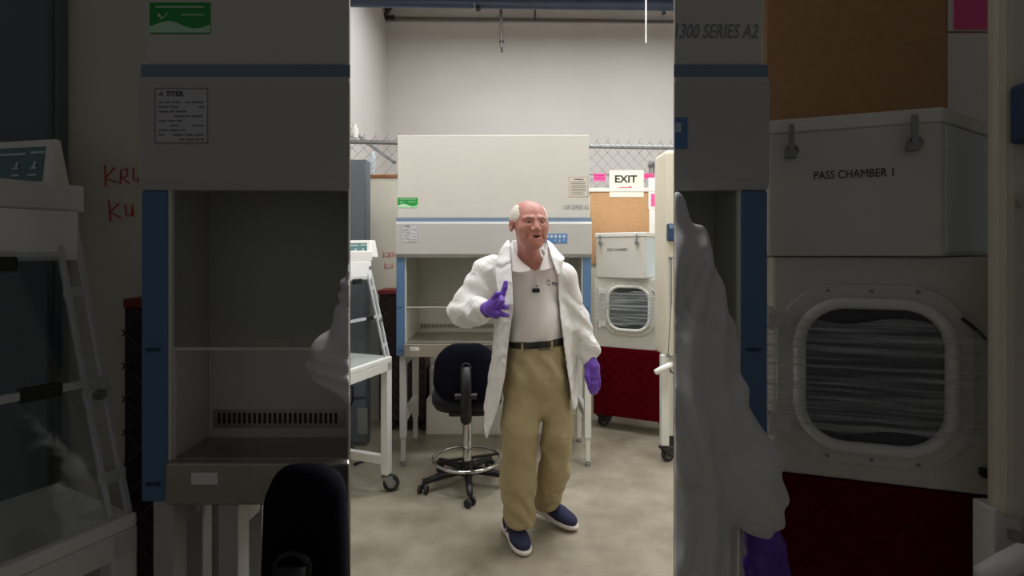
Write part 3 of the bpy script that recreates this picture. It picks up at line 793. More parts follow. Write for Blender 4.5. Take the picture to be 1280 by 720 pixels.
# brace pipe behind the fence, right
br = thing('brace_pipe', P(812, 222, 5.15), 'slanted galvanised brace pipe above the cork board by the fence', 'pipe')
m = MB(); m.cyl(P(812, 207, 5.0), P(848, 191, 4.6), .024); m.build('pipe', M['galv'], br)
m = MB(); m.cyl(P(813, 201, 5.0), P(813, 223, 5.0), .016); m.cyl(P(818, 204, 5.0), P(818, 224, 5.0), .014); m.build('clamp', M['galv'], br)
br2 = MB(); br2.cyl(P(458, 178, 5.6), P(493, 203, 5.0), .018); br2.cyl(P(440, 163, 5.9), P(458, 178, 5.6), .018)
tag(br2.build('brace_pipe', M['galv'], None), 'slanted grey brace pipe behind the fence at the left', 'pipe')
lb = MB(); lb.ball(P(465.5, 201, 5.3), (.035, .02, .10)); lb.cyl(P(465.5, 212, 5.3), P(467, 222, 5.3), .012)
tag(lb.build('hanging_lamp', M['pale_blue_white'], None, smooth=True), 'small pale bluish drop-shaped object behind the fence at the left', 'lamp')
bt = MB().lathe([(.035, 0), (.035, .09), (.02, .10), (.02, .13)], P(443, 172.3, 4.86), 14)
tag(bt.build('canister', M['white'], None, smooth=False), 'small white canister above the fence rail at the left', 'canister')

# ---------------------------------------------------------------- overhead pipes
def pipe(name, a, b, r, m, label, **kw):
    o = MB().cyl(a, b, r, n=18).build(name, m, None); return tag(o, label, 'pipe')
bp_ = thing('overhead_duct', P(640, 0, 5.2), 'fat blue black duct running along the very top of the picture', 'pipe')
MB().cyl(P(380, 0.5, 5.2), P(1000, 8, 5.0), .058, n=24).build('pipe', M['pipe_blue'], bp_)
MB().cyl(P(380, -16, 5.25), P(1000, -6, 5.2), .055, n=24).build('pipe', M['galv'], bp_)
h1 = MB(); h1.box(*sorted((P(592, 0, 5.1).x, P(594.5, 0, 5.1).x)), 5.08, 5.14, P(0, 11, 5.1).z, P(0, -6, 5.1).z); h1.build('hanger_strap', M['galv'], bp_)
MB().ball(P(597.5, 11.5, 5.1), (.028, .028, .022)).build('hanger_knob', M['iron'], bp_, smooth=True)
MB().ball(P(829.5, 16.5, 5.1), (.026, .026, .016)).build('hanger_knob', M['iron'], bp_, smooth=True)
wp = thing('wall_pipe', P(660, 24, 7.9), 'thin brown pipe running along the back wall under the duct', 'pipe')
MB().cyl(P(482, 22.5, 7.9), P(1000, 29.5, 7.9), .022).build('pipe', M['pipe_brown'], wp)
MB().box(P(482, 0, 7.95).x, P(1000, 0, 7.95).x, 7.94, 8.0, P(0, 27.5, 7.95).z - .03, P(0, 27.5, 7.95).z).build('pipe_ledge', M['wall'], wp)
MB().cyl(P(668.8, 10, 7.88), P(669, 27, 7.88), .016).build('drop_rod', M['pipe_brown'], wp)
b3 = MB(); b3.bar(P(481, 19, 7.85), P(490, 7, 7.7), .03, .05); b3.bar(P(481, 5, 7.9), P(482, 20, 7.9), .03, .05); b3.bar(P(480, 22, 7.9), P(493, 22, 7.85), .05, .05); b3.build('corner_bracket', M['iron'], wp)
dp = thing('drop_pipe', P(626.5, 65, 7.2), 'vertical brown sprinkler drop pipe against the upper back wall', 'pipe')
z1 = Vector((0, 0, 5.3))
m = MB(); m.cyl((P(625.5, 0, 7.2).x, 7.2, z1.z), P(627, 60, 7.2), .022); m.build('pipe', M['pipe_brown'], dp)
m = MB(); m.cyl(P(627, 51, 7.2), P(627, 53, 7.2), .034); m.cyl(P(627, 52, 7.2), P(627.3, 65, 7.2), .016); m.build('sprinkler_head', M['iron'], dp)
ch = MB(); x = (807.5 - 640) * 4.2 / F
for i in range(176):
    z = EYE + (HOR - 53) * 4.2 / F + i * .0125
    ch.ball((x, 4.2, z), .006, 8, 6)
tag(ch.build('ball_chain', M['white'], None, smooth=True), 'thin white ball chain hanging at the upper right', 'chain')

# ---------------------------------------------------------------- under the cabinet
cr_ = MB().box((528.5 - 640) * 4.07 / F, .36, 4.22, 4.55, 0, .285)
cx = thing('low_cabinet', (-.2, 4.38, 0), 'low white box on the floor beneath the complete biosafety cabinet', 'box')
MB().box(-.70, .40, 4.235, 4.57, 0, .285).build('body', M['white'], cx, bevel=.006)
MB().box(-.69, .39, 4.225, 4.235, .02, .27).build('front_panel', M['white'], cx, bevel=.004)
MB().cyl((-.37, 4.219, .17), (-.37, 4.226, .17), .006).build('screw', M['iron'], cx)
tp = MB().box(-.70, .42, 4.40, 4.57, .286, .50)
tag(tp.build('foam_panel', M['label_grey'], None, bevel=.004), 'pale grey panel lying on the low white box under the cabinet', 'panel')
cb = MB(); cb.tube([P(436, 472, 3.93), P(441, 486, 3.92), P(441, 500, 3.92), P(436, 512, 3.92)], .008, 8)
tag(cb.build('cable_loop', M['black'], None, smooth=True), 'black cable loop against the front of the slate cabinet', 'cable')
cb = MB()
cb.tube([(-1.35, 3.70, .012), (-1.25, 3.62, .10), (-1.16, 3.66, .13), (-1.09, 3.72, .06), (-1.03, 3.70, .012), (-1.10, 3.62, .012)], .009, 8)
tag(cb.build('power_cable', M['black'], None, smooth=True), 'black power cable on the floor by the slate cabinet', 'cable')

# ---------------------------------------------------------------- drafting chair
def rr_profile(W, H, R, n=6, off=(0, 0)):
    pts = []
    for cx2, cz2, a0 in ((W / 2 - R, H / 2 - R, 0), (-W / 2 + R, H / 2 - R, 90), (-W / 2 + R, -H / 2 + R, 180), (W / 2 - R, -H / 2 + R, 270)):
        for i in range(n + 1):
            t = math.radians(a0 + 90 * i / n); pts.append((cx2 + R * math.cos(t) + off[0], cz2 + R * math.sin(t) + off[1]))
    return pts
def chair(x, y, rz, label, hs, bw, bh, bz, ring=True, zb=None, base=.29, seatw=.44):
    c = thing('drafting_chair', (x, y, 0), label, 'chair', rz)
    # local: backrest at -y, seat faces +y
    def L(mb, n, m, p=None, **k): return mb.build(n, m, p or c, local=True, **k)
    st = MB()
    pts = rr_profile(seatw, seatw, min(.14, seatw * .36))
    n = len(pts); ls = [(.90, -.02), (1.0, .02), (1.0, .055), (.9, .08), (.55, .086)]
    vs = []; fs = []
    for k, z in ls: vs += [(a * k, b * k + .03, hs - .07 + z) for a, b in pts]
    for i in range(len(ls) - 1):
        for k in range(n): fs.append((i * n + k, i * n + (k + 1) % n, (i + 1) * n + (k + 1) % n, (i + 1) * n + k))
    fs += [tuple(range(n)), tuple((len(ls) - 1) * n + k for k in range(n))]
    st.add(vs, fs); L(st, 'seat', M['black_vinyl'], smooth=True)
    bk = MB(); yb = -.23
    pts = rr_profile(bw, bh, min(bw, bh) * .36, 8); n = len(pts)
    vs = []; fs = []; ls = [(.6, -.030), (.95, -.024), (1.0, 0), (.95, .03), (.6, .04)]
    def bend(a): return .16 * a * a / .04 * .25
    for k, o in ls: vs += [(a * k * (1 - .22 * max(0, b / (bh / 2)) ** 1.5), yb + o + bend(a * k), bz + b * k) for a, b in pts]
    for i in range(len(ls) - 1):
        for k in range(n): fs.append((i * n + k, i * n + (k + 1) % n, (i + 1) * n + (k + 1) % n, (i + 1) * n + k))
    k0 = len(vs); vs += [(0, yb - .03, bz), (0, yb + .04, bz)]
    for k in range(n): fs.append((k, (k + 1) % n, k0)); fs.append(((len(ls) - 1) * n + k, (len(ls) - 1) * n + (k + 1) % n, k0 + 1))
    bk.add(vs, fs); L(bk, 'backrest', M['navy_fabric'], smooth=True)
    br = MB(); br.tube([(0, yb - .045, bz + bh * .14), (0, yb - .05, bz - bh * .3), (0, yb - .03, hs - .10), (0, -.1, hs - .115), (0, 0, hs - .115)], [.03, .034, .034, .03, .03], 10)
    sup = L(br, 'back_bracket', M['black'], smooth=True)
    kb = MB(); kb.cyl((-.065, yb - .05, bz - bh * .34), (.065, yb - .05, bz - bh * .34), .02); L(kb, 'adjuster_rod', M['black'], sup); kb = MB(); kb.ring((0, yb - .052, bz + bh * .12), .028, .006, 20, 6, 'y')
    L(kb, 'adjuster_knob', M['black'], sup)
    L(MB().box(-.11, .11, -.13, .13, hs - .125, hs - .085), 'seat_plate', M['black'], bevel=.01)
    L(MB().cyl((0, 0, .33), (0, 0, hs - .11), .019), 'piston', M['iron'], smooth=False)
    L(MB().lathe([(.03, .12), (.03, .40), (.026, .405), (.026, .42)], (0, 0, 0), 24), 'column', M['chrome'])
    if ring:
        fr = L(MB().ring((0, 0, .17), .215, .011, 56, 10), 'foot_ring', M['chrome'], smooth=True)
        sp = MB()
        for t in (.3, .3 + PI): sp.bar((0, 0, .17), (.21 * math.cos(t), .21 * math.sin(t), .17), .02, .012)
        L(sp, 'ring_spoke', M['black'], fr)
    L(MB().lathe([(.05, .07), (.05, .10), (.036, .14), (.036, .16)], (0, 0, 0), 20), 'base_hub', M['black'])
    for k in range(5):
        t = 2 * PI * k / 5 - PI / 2 + .14 - rz
        ca, sa = math.cos(t), math.sin(t)
        a = MB(); a.tube([(.03 * ca, .03 * sa, .10), (base * .6 * ca, base * .6 * sa, .088), (base * ca, base * sa, .072)], [.026, .022, .018], 10)
        arm = L(a, 'base_arm', M['black'], smooth=True)
        w = MB(); px, py = base * ca, base * sa; q = t + .9
        for sg in (-1, 1):
            o1 = Vector((px - .012 * math.cos(q + PI / 2) * sg, py - .012 * math.sin(q + PI / 2) * sg, .026)); o2 = Vector((px - .030 * math.cos(q + PI / 2) * sg, py - .030 * math.sin(q + PI / 2) * sg, .026))
            w.cyl(o1, o2, .026, n=18)
        w.cyl((px, py, .03), (px, py, .075), .008, n=8)
        L(w, 'caster', M['rubber'], arm, bevel=.003)
    return c
chx = (584 - 640) * 3.33 / F
chair(chx, 3.33, .06, 'black drafting chair with chrome foot ring beside the standing man', .60, .40, .36, EYE - (467 - HOR) * 3.1 / F, base=.29)
chair(-.375, 1.17, .0, 'dark chair back in shadow before the left foreground cabinet', .60, .16, .42, .897, ring=False, base=.19, seatw=.22)
# ---------------------------------------------------------------- implicit surfaces
def mx(*a):
    r = a[0]
    for b in a[1:]: r = np.maximum(r, b)
    return r

class SDF:
    def __init__(s, lo, hi, h):
        s.h = h; s.lo = np.array(lo, float)
        n = np.ceil((np.array(hi) - s.lo) / h).astype(int) + 1
        s.ax = [(s.lo[i] + h * np.arange(n[i])).astype(np.float32) for i in range(3)]
        s.F = np.full(n, 1.0, np.float32)
    def sl(s, lo, hi):
        r = []
        for i in range(3):
            a = max(0, int((lo[i] - s.lo[i]) / s.h) - 1); b = min(len(s.ax[i]), int((hi[i] - s.lo[i]) / s.h) + 3)
            r.append(slice(a, max(a, b)))
        return tuple(r)
    def xyz(s, q):
        return s.ax[0][q[0]][:, None, None], s.ax[1][q[1]][None, :, None], s.ax[2][q[2]][None, None, :]
    def put(s, q, d, k, op):
        A = s.F[q]
        if A.size == 0: return
        if op == 'u':
            h = np.clip(.5 + .5 * (A - d) / k, 0, 1); s.F[q] = A + (d - A) * h - k * h * (1 - h)
        elif op == 's':
            d = -d; h = np.clip(.5 - .5 * (A - d) / k, 0, 1); s.F[q] = A + (d - A) * h + k * h * (1 - h)
    def cone(s, a, b, ra, rb=None, k=.01, sc=(1, 1, 1), op='u', wob=None):
        rb = ra if rb is None else rb
        a = np.array(a, float); b = np.array(b, float); sc = np.array(sc, float)
        R = max(ra, rb) / min(sc) + k * 2 + s.h * 3
        q = s.sl(np.minimum(a, b) - R, np.maximum(a, b) + R); X, Y, Z = s.xyz(q)
        px, py, pz = (X - a[0]) * sc[0], (Y - a[1]) * sc[1], (Z - a[2]) * sc[2]
        e = (b - a) * sc; L = max(float(e @ e), 1e-9)
        t = np.clip((px * e[0] + py * e[1] + pz * e[2]) / L, 0, 1)
        d = np.sqrt((px - t * e[0]) ** 2 + (py - t * e[1]) ** 2 + (pz - t * e[2]) ** 2) - (ra + (rb - ra) * t)
        if wob is not None: d = d + wob(X, Y, Z, t)
        s.put(q, d.astype(np.float32), k, op); return s
    def ell(s, c, r, R=None, k=.01, op='u'):
        c = np.array(c, float); r = np.array(r, float); m = max(r) + k * 2 + s.h * 3
        q = s.sl(c - m, c + m); X, Y, Z = s.xyz(q)
        p = [X - c[0], Y - c[1], Z - c[2]]
        if R is not None: p = [p[0] * R[0][i] + p[1] * R[1][i] + p[2] * R[2][i] for i in range(3)]
        k0 = np.sqrt((p[0] / r[0]) ** 2 + (p[1] / r[1]) ** 2 + (p[2] / r[2]) ** 2)
        k1 = np.sqrt((p[0] / r[0] ** 2) ** 2 + (p[1] / r[1] ** 2) ** 2 + (p[2] / r[2] ** 2) ** 2) + 1e-6
        s.put(q, (k0 * (k0 - 1) / k1).astype(np.float32), k, op); return s
    def cut(s, fn):
        X, Y, Z = s.xyz((slice(None),) * 3); s.F = np.maximum(s.F, fn(X, Y, Z).astype(np.float32)); return s
    def add(s, fn):
        X, Y, Z = s.xyz((slice(None),) * 3); s.F = s.F + fn(X, Y, Z).astype(np.float32); return s
    def shell(s, t): s.F = np.maximum(s.F, -(s.F + t)); return s
    def mesh(s):
        F = s.F; I = F < 0
        n = I.shape
        cnt = np.zeros((n[0] - 1, n[1] - 1, n[2] - 1), np.uint8)
        offs = [(i, j, k) for i in (0, 1) for j in (0, 1) for k in (0, 1)]
        for (i, j, k) in offs: cnt += I[i:n[0] - 1 + i, j:n[1] - 1 + j, k:n[2] - 1 + k]
        act = (cnt > 0) & (cnt < 8); idx = np.argwhere(act)
        vid = np.full(cnt.shape, -1, np.int32); vid[act] = np.arange(len(idx))
        cor = np.stack([F[idx[:, 0] + i, idx[:, 1] + j, idx[:, 2] + k] for (i, j, k) in offs], 1)
        O = np.array(offs, float); acc = np.zeros((len(idx), 3)); w = np.zeros((len(idx), 1))
        for a in range(8):
            for b in range(a + 1, 8):
                if np.abs(O[a] - O[b]).sum() != 1: continue
                fa, fb = cor[:, a], cor[:, b]; m = (fa < 0) != (fb < 0)
                t = np.where(m, fa / np.where(m, fa - fb, 1), 0)[:, None]
                acc += np.where(m[:, None], O[a] + (O[b] - O[a]) * t, 0); w += m[:, None]
        V = (idx + acc / w) * s.h + s.lo
        faces = []
        for axis in range(3):
            sl0 = [slice(None)] * 3; sl1 = [slice(None)] * 3
            sl0[axis] = slice(0, -1); sl1[axis] = slice(1, None)
            ch = I[tuple(sl0)] != I[tuple(sl1)]
            u, v = (axis + 1) % 3, (axis + 2) % 3
            e = np.argwhere(ch); e = e[(e[:, u] > 0) & (e[:, v] > 0) & (e[:, u] < n[u] - 1) & (e[:, v] < n[v] - 1)]
            def cell(du, dv):
                q = e.copy(); q[:, u] -= du; q[:, v] -= dv; return vid[q[:, 0], q[:, 1], q[:, 2]]
            qd = np.stack([cell(1, 1), cell(0, 1), cell(0, 0), cell(1, 0)], 1)
            flip = ~I[e[:, 0], e[:, 1], e[:, 2]]
            qd[flip] = qd[flip][:, ::-1]; faces.append(qd)
        Fc = np.concatenate(faces); Fc = Fc[(Fc >= 0).all(1)]
        return V, Fc
    def build(s, name, material, parent=None, label=None, relax=1):
        V, Fc = s.mesh()
        for _ in range(relax):      # one pass of neighbour averaging takes off the grid
            acc = np.zeros_like(V); w = np.zeros(len(V))
            for i in range(4):
                a, b = Fc[:, i], Fc[:, (i + 1) % 4]
                for c in range(3):
                    acc[:, c] += np.bincount(a, V[b, c], len(V)); acc[:, c] += np.bincount(b, V[a, c], len(V))
                w += np.bincount(a, minlength=len(V)) + np.bincount(b, minlength=len(V))
            V = V * .5 + acc / np.maximum(w, 1)[:, None] * .5
        if parent is not None:
            V = V - np.array(wm(parent).translation)
        me = bpy.data.meshes.new(name)
        me.vertices.add(len(V)); me.vertices.foreach_set('co', V.astype(np.float32).ravel())
        me.loops.add(len(Fc) * 4); me.loops.foreach_set('vertex_index', Fc.astype(np.int32).ravel())
        me.polygons.add(len(Fc)); me.polygons.foreach_set('loop_start', np.arange(0, len(Fc) * 4, 4, dtype=np.int32))
        me.polygons.foreach_set('use_smooth', np.ones(len(Fc), bool))
        me.update(calc_edges=True); me.validate()
        me.materials.append(material)
        o = bpy.data.objects.new(name, me); COL.objects.link(o)
        o['_m'] = list(parent['_m']) if parent is not None else [x for row in Matrix.Identity(4) for x in row]
        if parent is not None: o.parent = parent
        if label: o['label'] = label
        return o

# ---------------------------------------------------------------- the man
M['skin'] = mat('skin', (182, 122, 110), .5, var=.10, vscale=26, sub=.15, bump=.12, bscale=240)
M['lip'] = mat('lip skin', (138, 76, 74), .5)
M['hair'] = mat('white hair', (226, 220, 208), .7, var=.12, vscale=120, bump=.5, bscale=180)
M['brow'] = mat('grey brow hair', (176, 140, 124), .8)
M['eye'] = mat('shaded eye white', (150, 138, 132), .3)  # greyed: the shadow under the brows is put into this colour
M['iris'] = mat('dark iris', (46, 36, 32), .2)
M['mouth'] = mat('mouth inside', (70, 26, 28), .7)
M['shirt'] = mat('white polo cotton', (226, 220, 219), .9, bump=.25, bscale=400)
M['coat'] = mat('white nonwoven lab coat', (226, 224, 223), .7, bump=.5, bscale=11)
for n_ in M['coat'].node_tree.nodes:
    if n_.type == 'TEX_NOISE' and abs(n_.inputs['Scale'].default_value - 11) < .1:
        n_.noise_type = 'RIDGED_MULTIFRACTAL'; n_.inputs['Detail'].default_value = 2.5; n_.inputs['Distortion'].default_value = .6
    if n_.type == 'BUMP': n_.inputs['Distance'].default_value = .03; n_.inputs['Strength'].default_value = .9
M['khaki'] = mat('khaki cotton', (172, 157, 122), .9, var=.05, vscale=9, bump=.5, bscale=14)
for n_ in M['khaki'].node_tree.nodes:
    if n_.type == 'BUMP': n_.inputs['Distance'].default_value = .03
M['belt'] = mat('black leather belt', (28, 26, 27), .45)
M['buckle'] = mat('dark buckle', (60, 58, 56), .3, metal=.8)
M['glove'] = mat('purple nitrile glove', (100, 58, 172), .38, var=.05, vscale=30, bump=.2, bscale=90)
M['shoe'] = mat('navy knit shoe', (42, 42, 76), .85, var=.1, vscale=60, bump=.4, bscale=300)
M['sole'] = mat('white foam sole', (226, 218, 216), .6)
M['outsole'] = mat('dark outsole', (34, 32, 44), .7)
M['logo'] = mat('purple embroidery', (92, 70, 110), .8)

DM = 2.6
def V(px, py, dy=0.0): return np.array(P(px, py, DM + dy))
man = thing('person', (.07, 2.72, 0), 'person in open white lab coat, white polo, khaki trousers and purple gloves, stepping forward', 'person')

# head frame: u to the picture's right, w out of the face, v up
YAW, ROLL, PIT = math.radians(16), math.radians(-1), math.radians(2)
HC = np.array(P(662.0, 280.5, 2.50)); HS = 1.0
fw = np.array([math.sin(YAW), -math.cos(YAW), 0]); uu = np.array([math.cos(YAW), math.sin(YAW), 0]); vv = np.array([0, 0, 1.0])
HR = np.stack([uu, fw, vv], 1)     # columns are the head axes
FS = np.array([1.08, 1.0, .925])
def H(u, w, v): return HC + HS * (HR @ (np.array([u, w, v]) * FS))
def face(b, op='u'):
    E = lambda c, r, k=.02, op='u': b.ell(H(*c), np.array(r) * FS, HR, k, op)
    C = lambda a, c, ra, rb=None, k=.012, op='u': b.cone(H(*a), H(*c), ra * HS, (rb or ra) * HS, k, op=op)
    E((0, -.018, .038), (.079, .100, .086))
    E((0, .026, -.022), (.066, .072, .094), .03)
    E((0, .036, -.076), (.053, .056, .044), .03)
    E((0, .078, -.102), (.026, .022, .020), .02); E((0, .055, -.112), (.040, .030, .014), .015)
    E((-.040, .056, -.026), (.026, .028, .030), .02); E((.040, .056, -.026), (.026, .028, .030), .02)
    E((-.034, .052, -.070), (.024, .030, .026), .02); E((.034, .052, -.070), (.024, .030, .026), .02)
    C((-.046, .074, .024), (-.014, .091, .030), .0085); C((.046, .074, .024), (.014, .091, .030), .0085)
    E((-.031, .108, .006), (.018, .022, .0085), .010, 's'); E((.031, .108, .006), (.018, .022, .0085), .010, 's')
    C((0, .090, .014), (0, .111, -.026), .0095, .0130)
    E((-.014, .100, -.032), (.010, .012, .009), .008); E((.014, .100, -.032), (.010, .012, .009), .008)
    C((-.036, .075, -.008), (-.026, .088, -.014), .008, k=.012); C((.036, .075, -.008), (.026, .088, -.014), .008, k=.012)   # eye bags
    C((-.020, .086, -.056), (.020, .086, -.056), .009, k=.012); C((-.017, .086, -.078), (.017, .086, -.078), .009, k=.012)
    E((0.004, .100, -.0665), (.021, .020, .0062), .006, 's')
    C((-.024, .097, -.040), (-.036, .080, -.074), .004, k=.010, op='s'); C((.024, .097, -.040), (.036, .080, -.074), .004, k=.010, op='s')
    for sg in (-1, 1):
        E((sg * .083, -.006, -.006), (.011, .021, .034), .008)
        E((sg * .089, -.001, -.004), (.006, .011, .020), .006, 's')

body = SDF((-.48, 2.20, 0.0), (.56, 3.06, 1.80), .0042)
face(body)
neck0 = H(0, -.028, -.06); neck1 = V(662, 338, .04)
body.cone(neck0, neck1, .054, .060, .03)
body.cone(H(0, .012, -.105), V(667, 336, -.01), .030, .034, .02)
chest = V(664, 372, .04)
body.cone(V(664, 352, .04), V(670, 420, .04), .125, .125, .05, sc=(1, 1.25, 1))
body.cone(V(630, 344, .04), V(698, 344, .04), .055, .055, .05)
body.cone(V(671, 452, .04), V(671, 478, .04), .11, .11, .05)
for pts in ([(610, 342, .02), (582, 390, 0), (606, 387, -.20)], [(704, 345, .04), (722, 400, .04), (738, 450, .0)]):
    for a, b in zip(pts, pts[1:]): body.cone(V(*a), V(*b), .036, .022, .03)
LL = [V(652, 470, .02), V(649, 545, .0), V(647, 640, .13)]
RL = [V(692, 470, .05), V(697, 540, .03), V(682, 612, .30)]
for L in (LL, RL):
    body.cone(L[0], L[1], .062, .05, .03); body.cone(L[1], L[2], .05, .036, .03)

# hands: chains of joints, shared by the body's hands and the gloves over them
def hand_right():
    w = lambda px, py, dy: V(px, py, dy)
    wrist = w(608, 386, -.23)
    palm = [(w(603, 387, -.18), wrist, .026, .026), (wrist, w(616, 384, -.26), .027, .034), (w(616, 384, -.26), w(622, 377, -.275), .034, .026), (w(616, 388, -.26), w(620, 391, -.275), .032, .026)]
    fing = [
        [w(623, 376, -.275), w(628.5, 367, -.285), w(631, 360, -.285), w(632.3, 353.5, -.28)],      # index raised
        [w(622, 379, -.285), w(626.5, 373, -.32), w(627.5, 377, -.335), w(624.5, 380, -.33)],         # middle curled
        [w(622, 384, -.285), w(627, 382.5, -.315), w(630.5, 383.5, -.315), w(633.5, 384, -.305)],         # ring
        [w(620, 390, -.285), w(625, 392, -.305), w(629.5, 393.5, -.305), w(634, 394, -.295)],         # little
        [w(615, 377, -.265), w(619, 371.5, -.285), w(621.5, 367.5, -.295)],                           # thumb
    ]
    return palm, fing, [.0125, .0125, .0115, .0105, .0125]
def hand_left():
    w = lambda px, py, dy: V(px, py, dy)
    palm = [(w(736, 440, .01), w(738, 450, .0), .024, .026), (w(738, 450, .0), w(740, 458, -.01), .027, .033), (w(739, 458, -.01), w(738, 470, -.02), .032, .026), (w(742, 460, -.005), w(744, 470, -.015), .028, .024)]
    fing = [
        [w(736.5, 470, -.025), w(736, 478, -.035), w(737.5, 485, -.03), w(739.5, 490, -.02)],
        [w(740, 472, -.025), w(740, 480, -.035), w(741.5, 487, -.03), w(743, 491, -.02)],
        [w(743, 471, -.02), w(744, 479, -.03), w(744.5, 486, -.025), w(745, 489.5, -.015)],
        [w(746, 469, -.01), w(748, 476, -.015), w(748, 482, -.01), w(747.5, 486, -.005)],
        [w(735, 462, -.03), w(733.5, 470, -.045), w(735.5, 478, -.05)],
    ]
    return palm, fing, [.0115, .012, .0115, .0105, .012]
def put_hand(b, hd, grow=0.0):
    palm, fing, rs = hd
    for a, c, r0, r1 in palm: b.cone(a, c, r0 + grow, r1 + grow, .014)
    for ch, r in zip(fing, rs):
        for i, (a, c) in enumerate(zip(ch, ch[1:])):
            b.cone(a, c, r * (1.08 - .1 * i) + grow, r * (1.0 - .1 * i) + grow, .005)
put_hand(body, hand_right(), -.003); put_hand(body, hand_left(), -.003)
for L, px in ((LL, 0), (RL, 0)):
    pass
bod = body.build('body', M['skin'], man, relax=1)
del body

# face details
for sg in (-1, 1):
    e = MB(); c = H(sg * .031, .0765, .005); e.ball(tuple(c), .0118, 16, 12)
    eb = e.build('eye', M['eye'], man, smooth=True)
    i = MB(); c2 = H(sg * .031 + .001, .0830, .0045); i.ball(tuple(c2), (.0074, .0074, .0074), 12, 8); i.build('iris', M['iris'], eb, smooth=True)
    b = SDF(H(sg * .031, .085, .02) - .05, H(sg * .031, .085, .02) + .05, .0025)
    b.cone(H(sg * .049, .076, .027), H(sg * .033, .088, .032), .0035, .0045, .004); b.cone(H(sg * .033, .088, .032), H(sg * .014, .0975, .029), .0045, .005, .004)
    b.build('eyebrow', M['brow'], man)
b = SDF(H(0, .09, -.067) - .05, H(0, .09, -.067) + .05, .0022)
b.cone(H(-.022, .0885, -.0605), H(.024, .0885, -.060), .0042, .0042, .006); b.cone(H(-.018, .0885, -.0745), H(.020, .0885, -.0745), .0052, .0052, .006)
b.ell(H(.003, .100, -.067), np.array((.020, .020, .0045)), HR, .004, 's')
b.build('lips', M['lip'], man)
m = MB(); m.ball(tuple(H(.003, .078, -.067)), (.020, .012, .007), 14, 8); m.build('mouth', M['mouth'], man, smooth=True)
# thin white hair round the sides and back, sparse over the crown
hr = SDF(HC - .15, HC + .16, .003)
hr.ell(H(0, -.020, .036), np.array((.0845, .1045, .088)) * FS, HR, .01)
def hcut(X, Y_, Z_):
    px, py, pz = X - HC[0], Y_ - HC[1], Z_ - HC[2]
    u = (px * HR[0][0] + py * HR[1][0]) / FS[0]; w = px * HR[0][1] + py * HR[1][1]; v = pz / FS[2] + 0 * px
    line = .052 - .55 * np.clip(v - .040, 0, 1) - .5 * np.clip(-.01 - v, 0, 1) + .002 * np.sin(v * 300) + .002 * np.sin(u * 260 + v * 90)      # forward limit of the hair
    d1 = w - line
    d2 = -(v + .055) + 0 * w                                     # nape
    top = np.clip(np.abs(u) * 1.0, 0, 1)
    d3 = np.minimum(np.minimum(.054 - np.abs(u) + .003 * np.sin(v * 260 + w * 90), v - .05), w + .05)     # bald crown
    d4 = -(w + .030) - .4 * np.clip(v - .0, -.1, .1) if False else -1.0 + 0 * w
    ear = .024 - np.sqrt((w + .004) ** 2 + ((v + .010) * .8) ** 2)           # clear of the ears
    return mx(d1, d2, d3, ear)
hr.cut(hcut)
hr.add(lambda X, Y_, Z_: .0012 * np.sin(X * 520 + Z_ * 160) * np.sin(Y_ * 430 + Z_ * 190))
hr.build('hair', M['hair'], man)

# ---- shirt
def nz(X, Y_, Z_, f, s=0.0):
    return np.sin(X * f + 1.3 * np.sin(Z_ * f * .7 + s)) * np.sin(Z_ * f * .8 + 1.7 * np.sin(Y_ * f + s * 2) + s) * np.cos(Y_ * f * .9 + s)
sh = SDF((-.28, 2.32, .90), (.40, 2.92, 1.52), .0055)
sh.cone(V(662, 352, .05), V(670, 412, .035), .140, .150, .06, sc=(1, 1.12, 1))
sh.cone(V(670, 406, .03), V(671, 440, .04), .146, .134, .03, sc=(1, 1.06, 1))
sh.cone(V(626, 346, .04), V(702, 346, .04), .072, .068, .06)
sh.cone(V(616, 348, .03), V(600, 372, .02), .068, .066, .04); sh.cone(V(704, 348, .04), V(714, 376, .04), .064, .060, .04)
sh.cone(V(662, 338, .045), V(660, 318, .05), .074, .064, .03)
sh.add(lambda X, Y_, Z_: .0035 * nz(X, Y_, Z_, 26, .4) + .0030 * np.sin((X - .1) * 70 + 6 * np.sin(Z_ * 9)) * np.clip((1.36 - Z_) * 4, 0, 1))
zb = P(670, 434, 2.47)[2]
sh.cut(lambda X, Y_, Z_: (zb - Z_) + 0 * X + 0 * Y_)
# neck hole and V placket opening
def vneck(X, Y_, Z_):
    cx = P(668, 330, 2.48)[0] + .00 * Z_; z0 = P(671, 340, 2.45)[2]; z1 = P(668, 318, 2.45)[2]
    hw = np.clip((Z_ - z0) / (z1 - z0), 0, 1.2) * .056
    return -np.maximum(np.abs(X - cx - .006) - hw, (Y_ - 2.60)) + 0 * Z_
sh.cut(vneck)
sh.cut(lambda X, Y_, Z_: Z_ - (P(660, 312, 2.6)[2] + .25 * (Y_ - 2.6)) + 0 * X)
shirt = sh.build('polo_shirt', M['shirt'], man)

def flap(pts, name, m, parent, th=.005, sub=2, label=None, off=0):
    """a cloth flap through a grid of points"""
    r, c = len(pts), len(pts[0]); mb = MB()
    mb.add([tuple(p) for row in pts for p in row], [(i * c + j, i * c + j + 1, (i + 1) * c + j + 1, (i + 1) * c + j) for i in range(r - 1) for j in range(c - 1)])
    return mb.build(name, m, parent, smooth=True, solid=th, subd=sub, label=label)
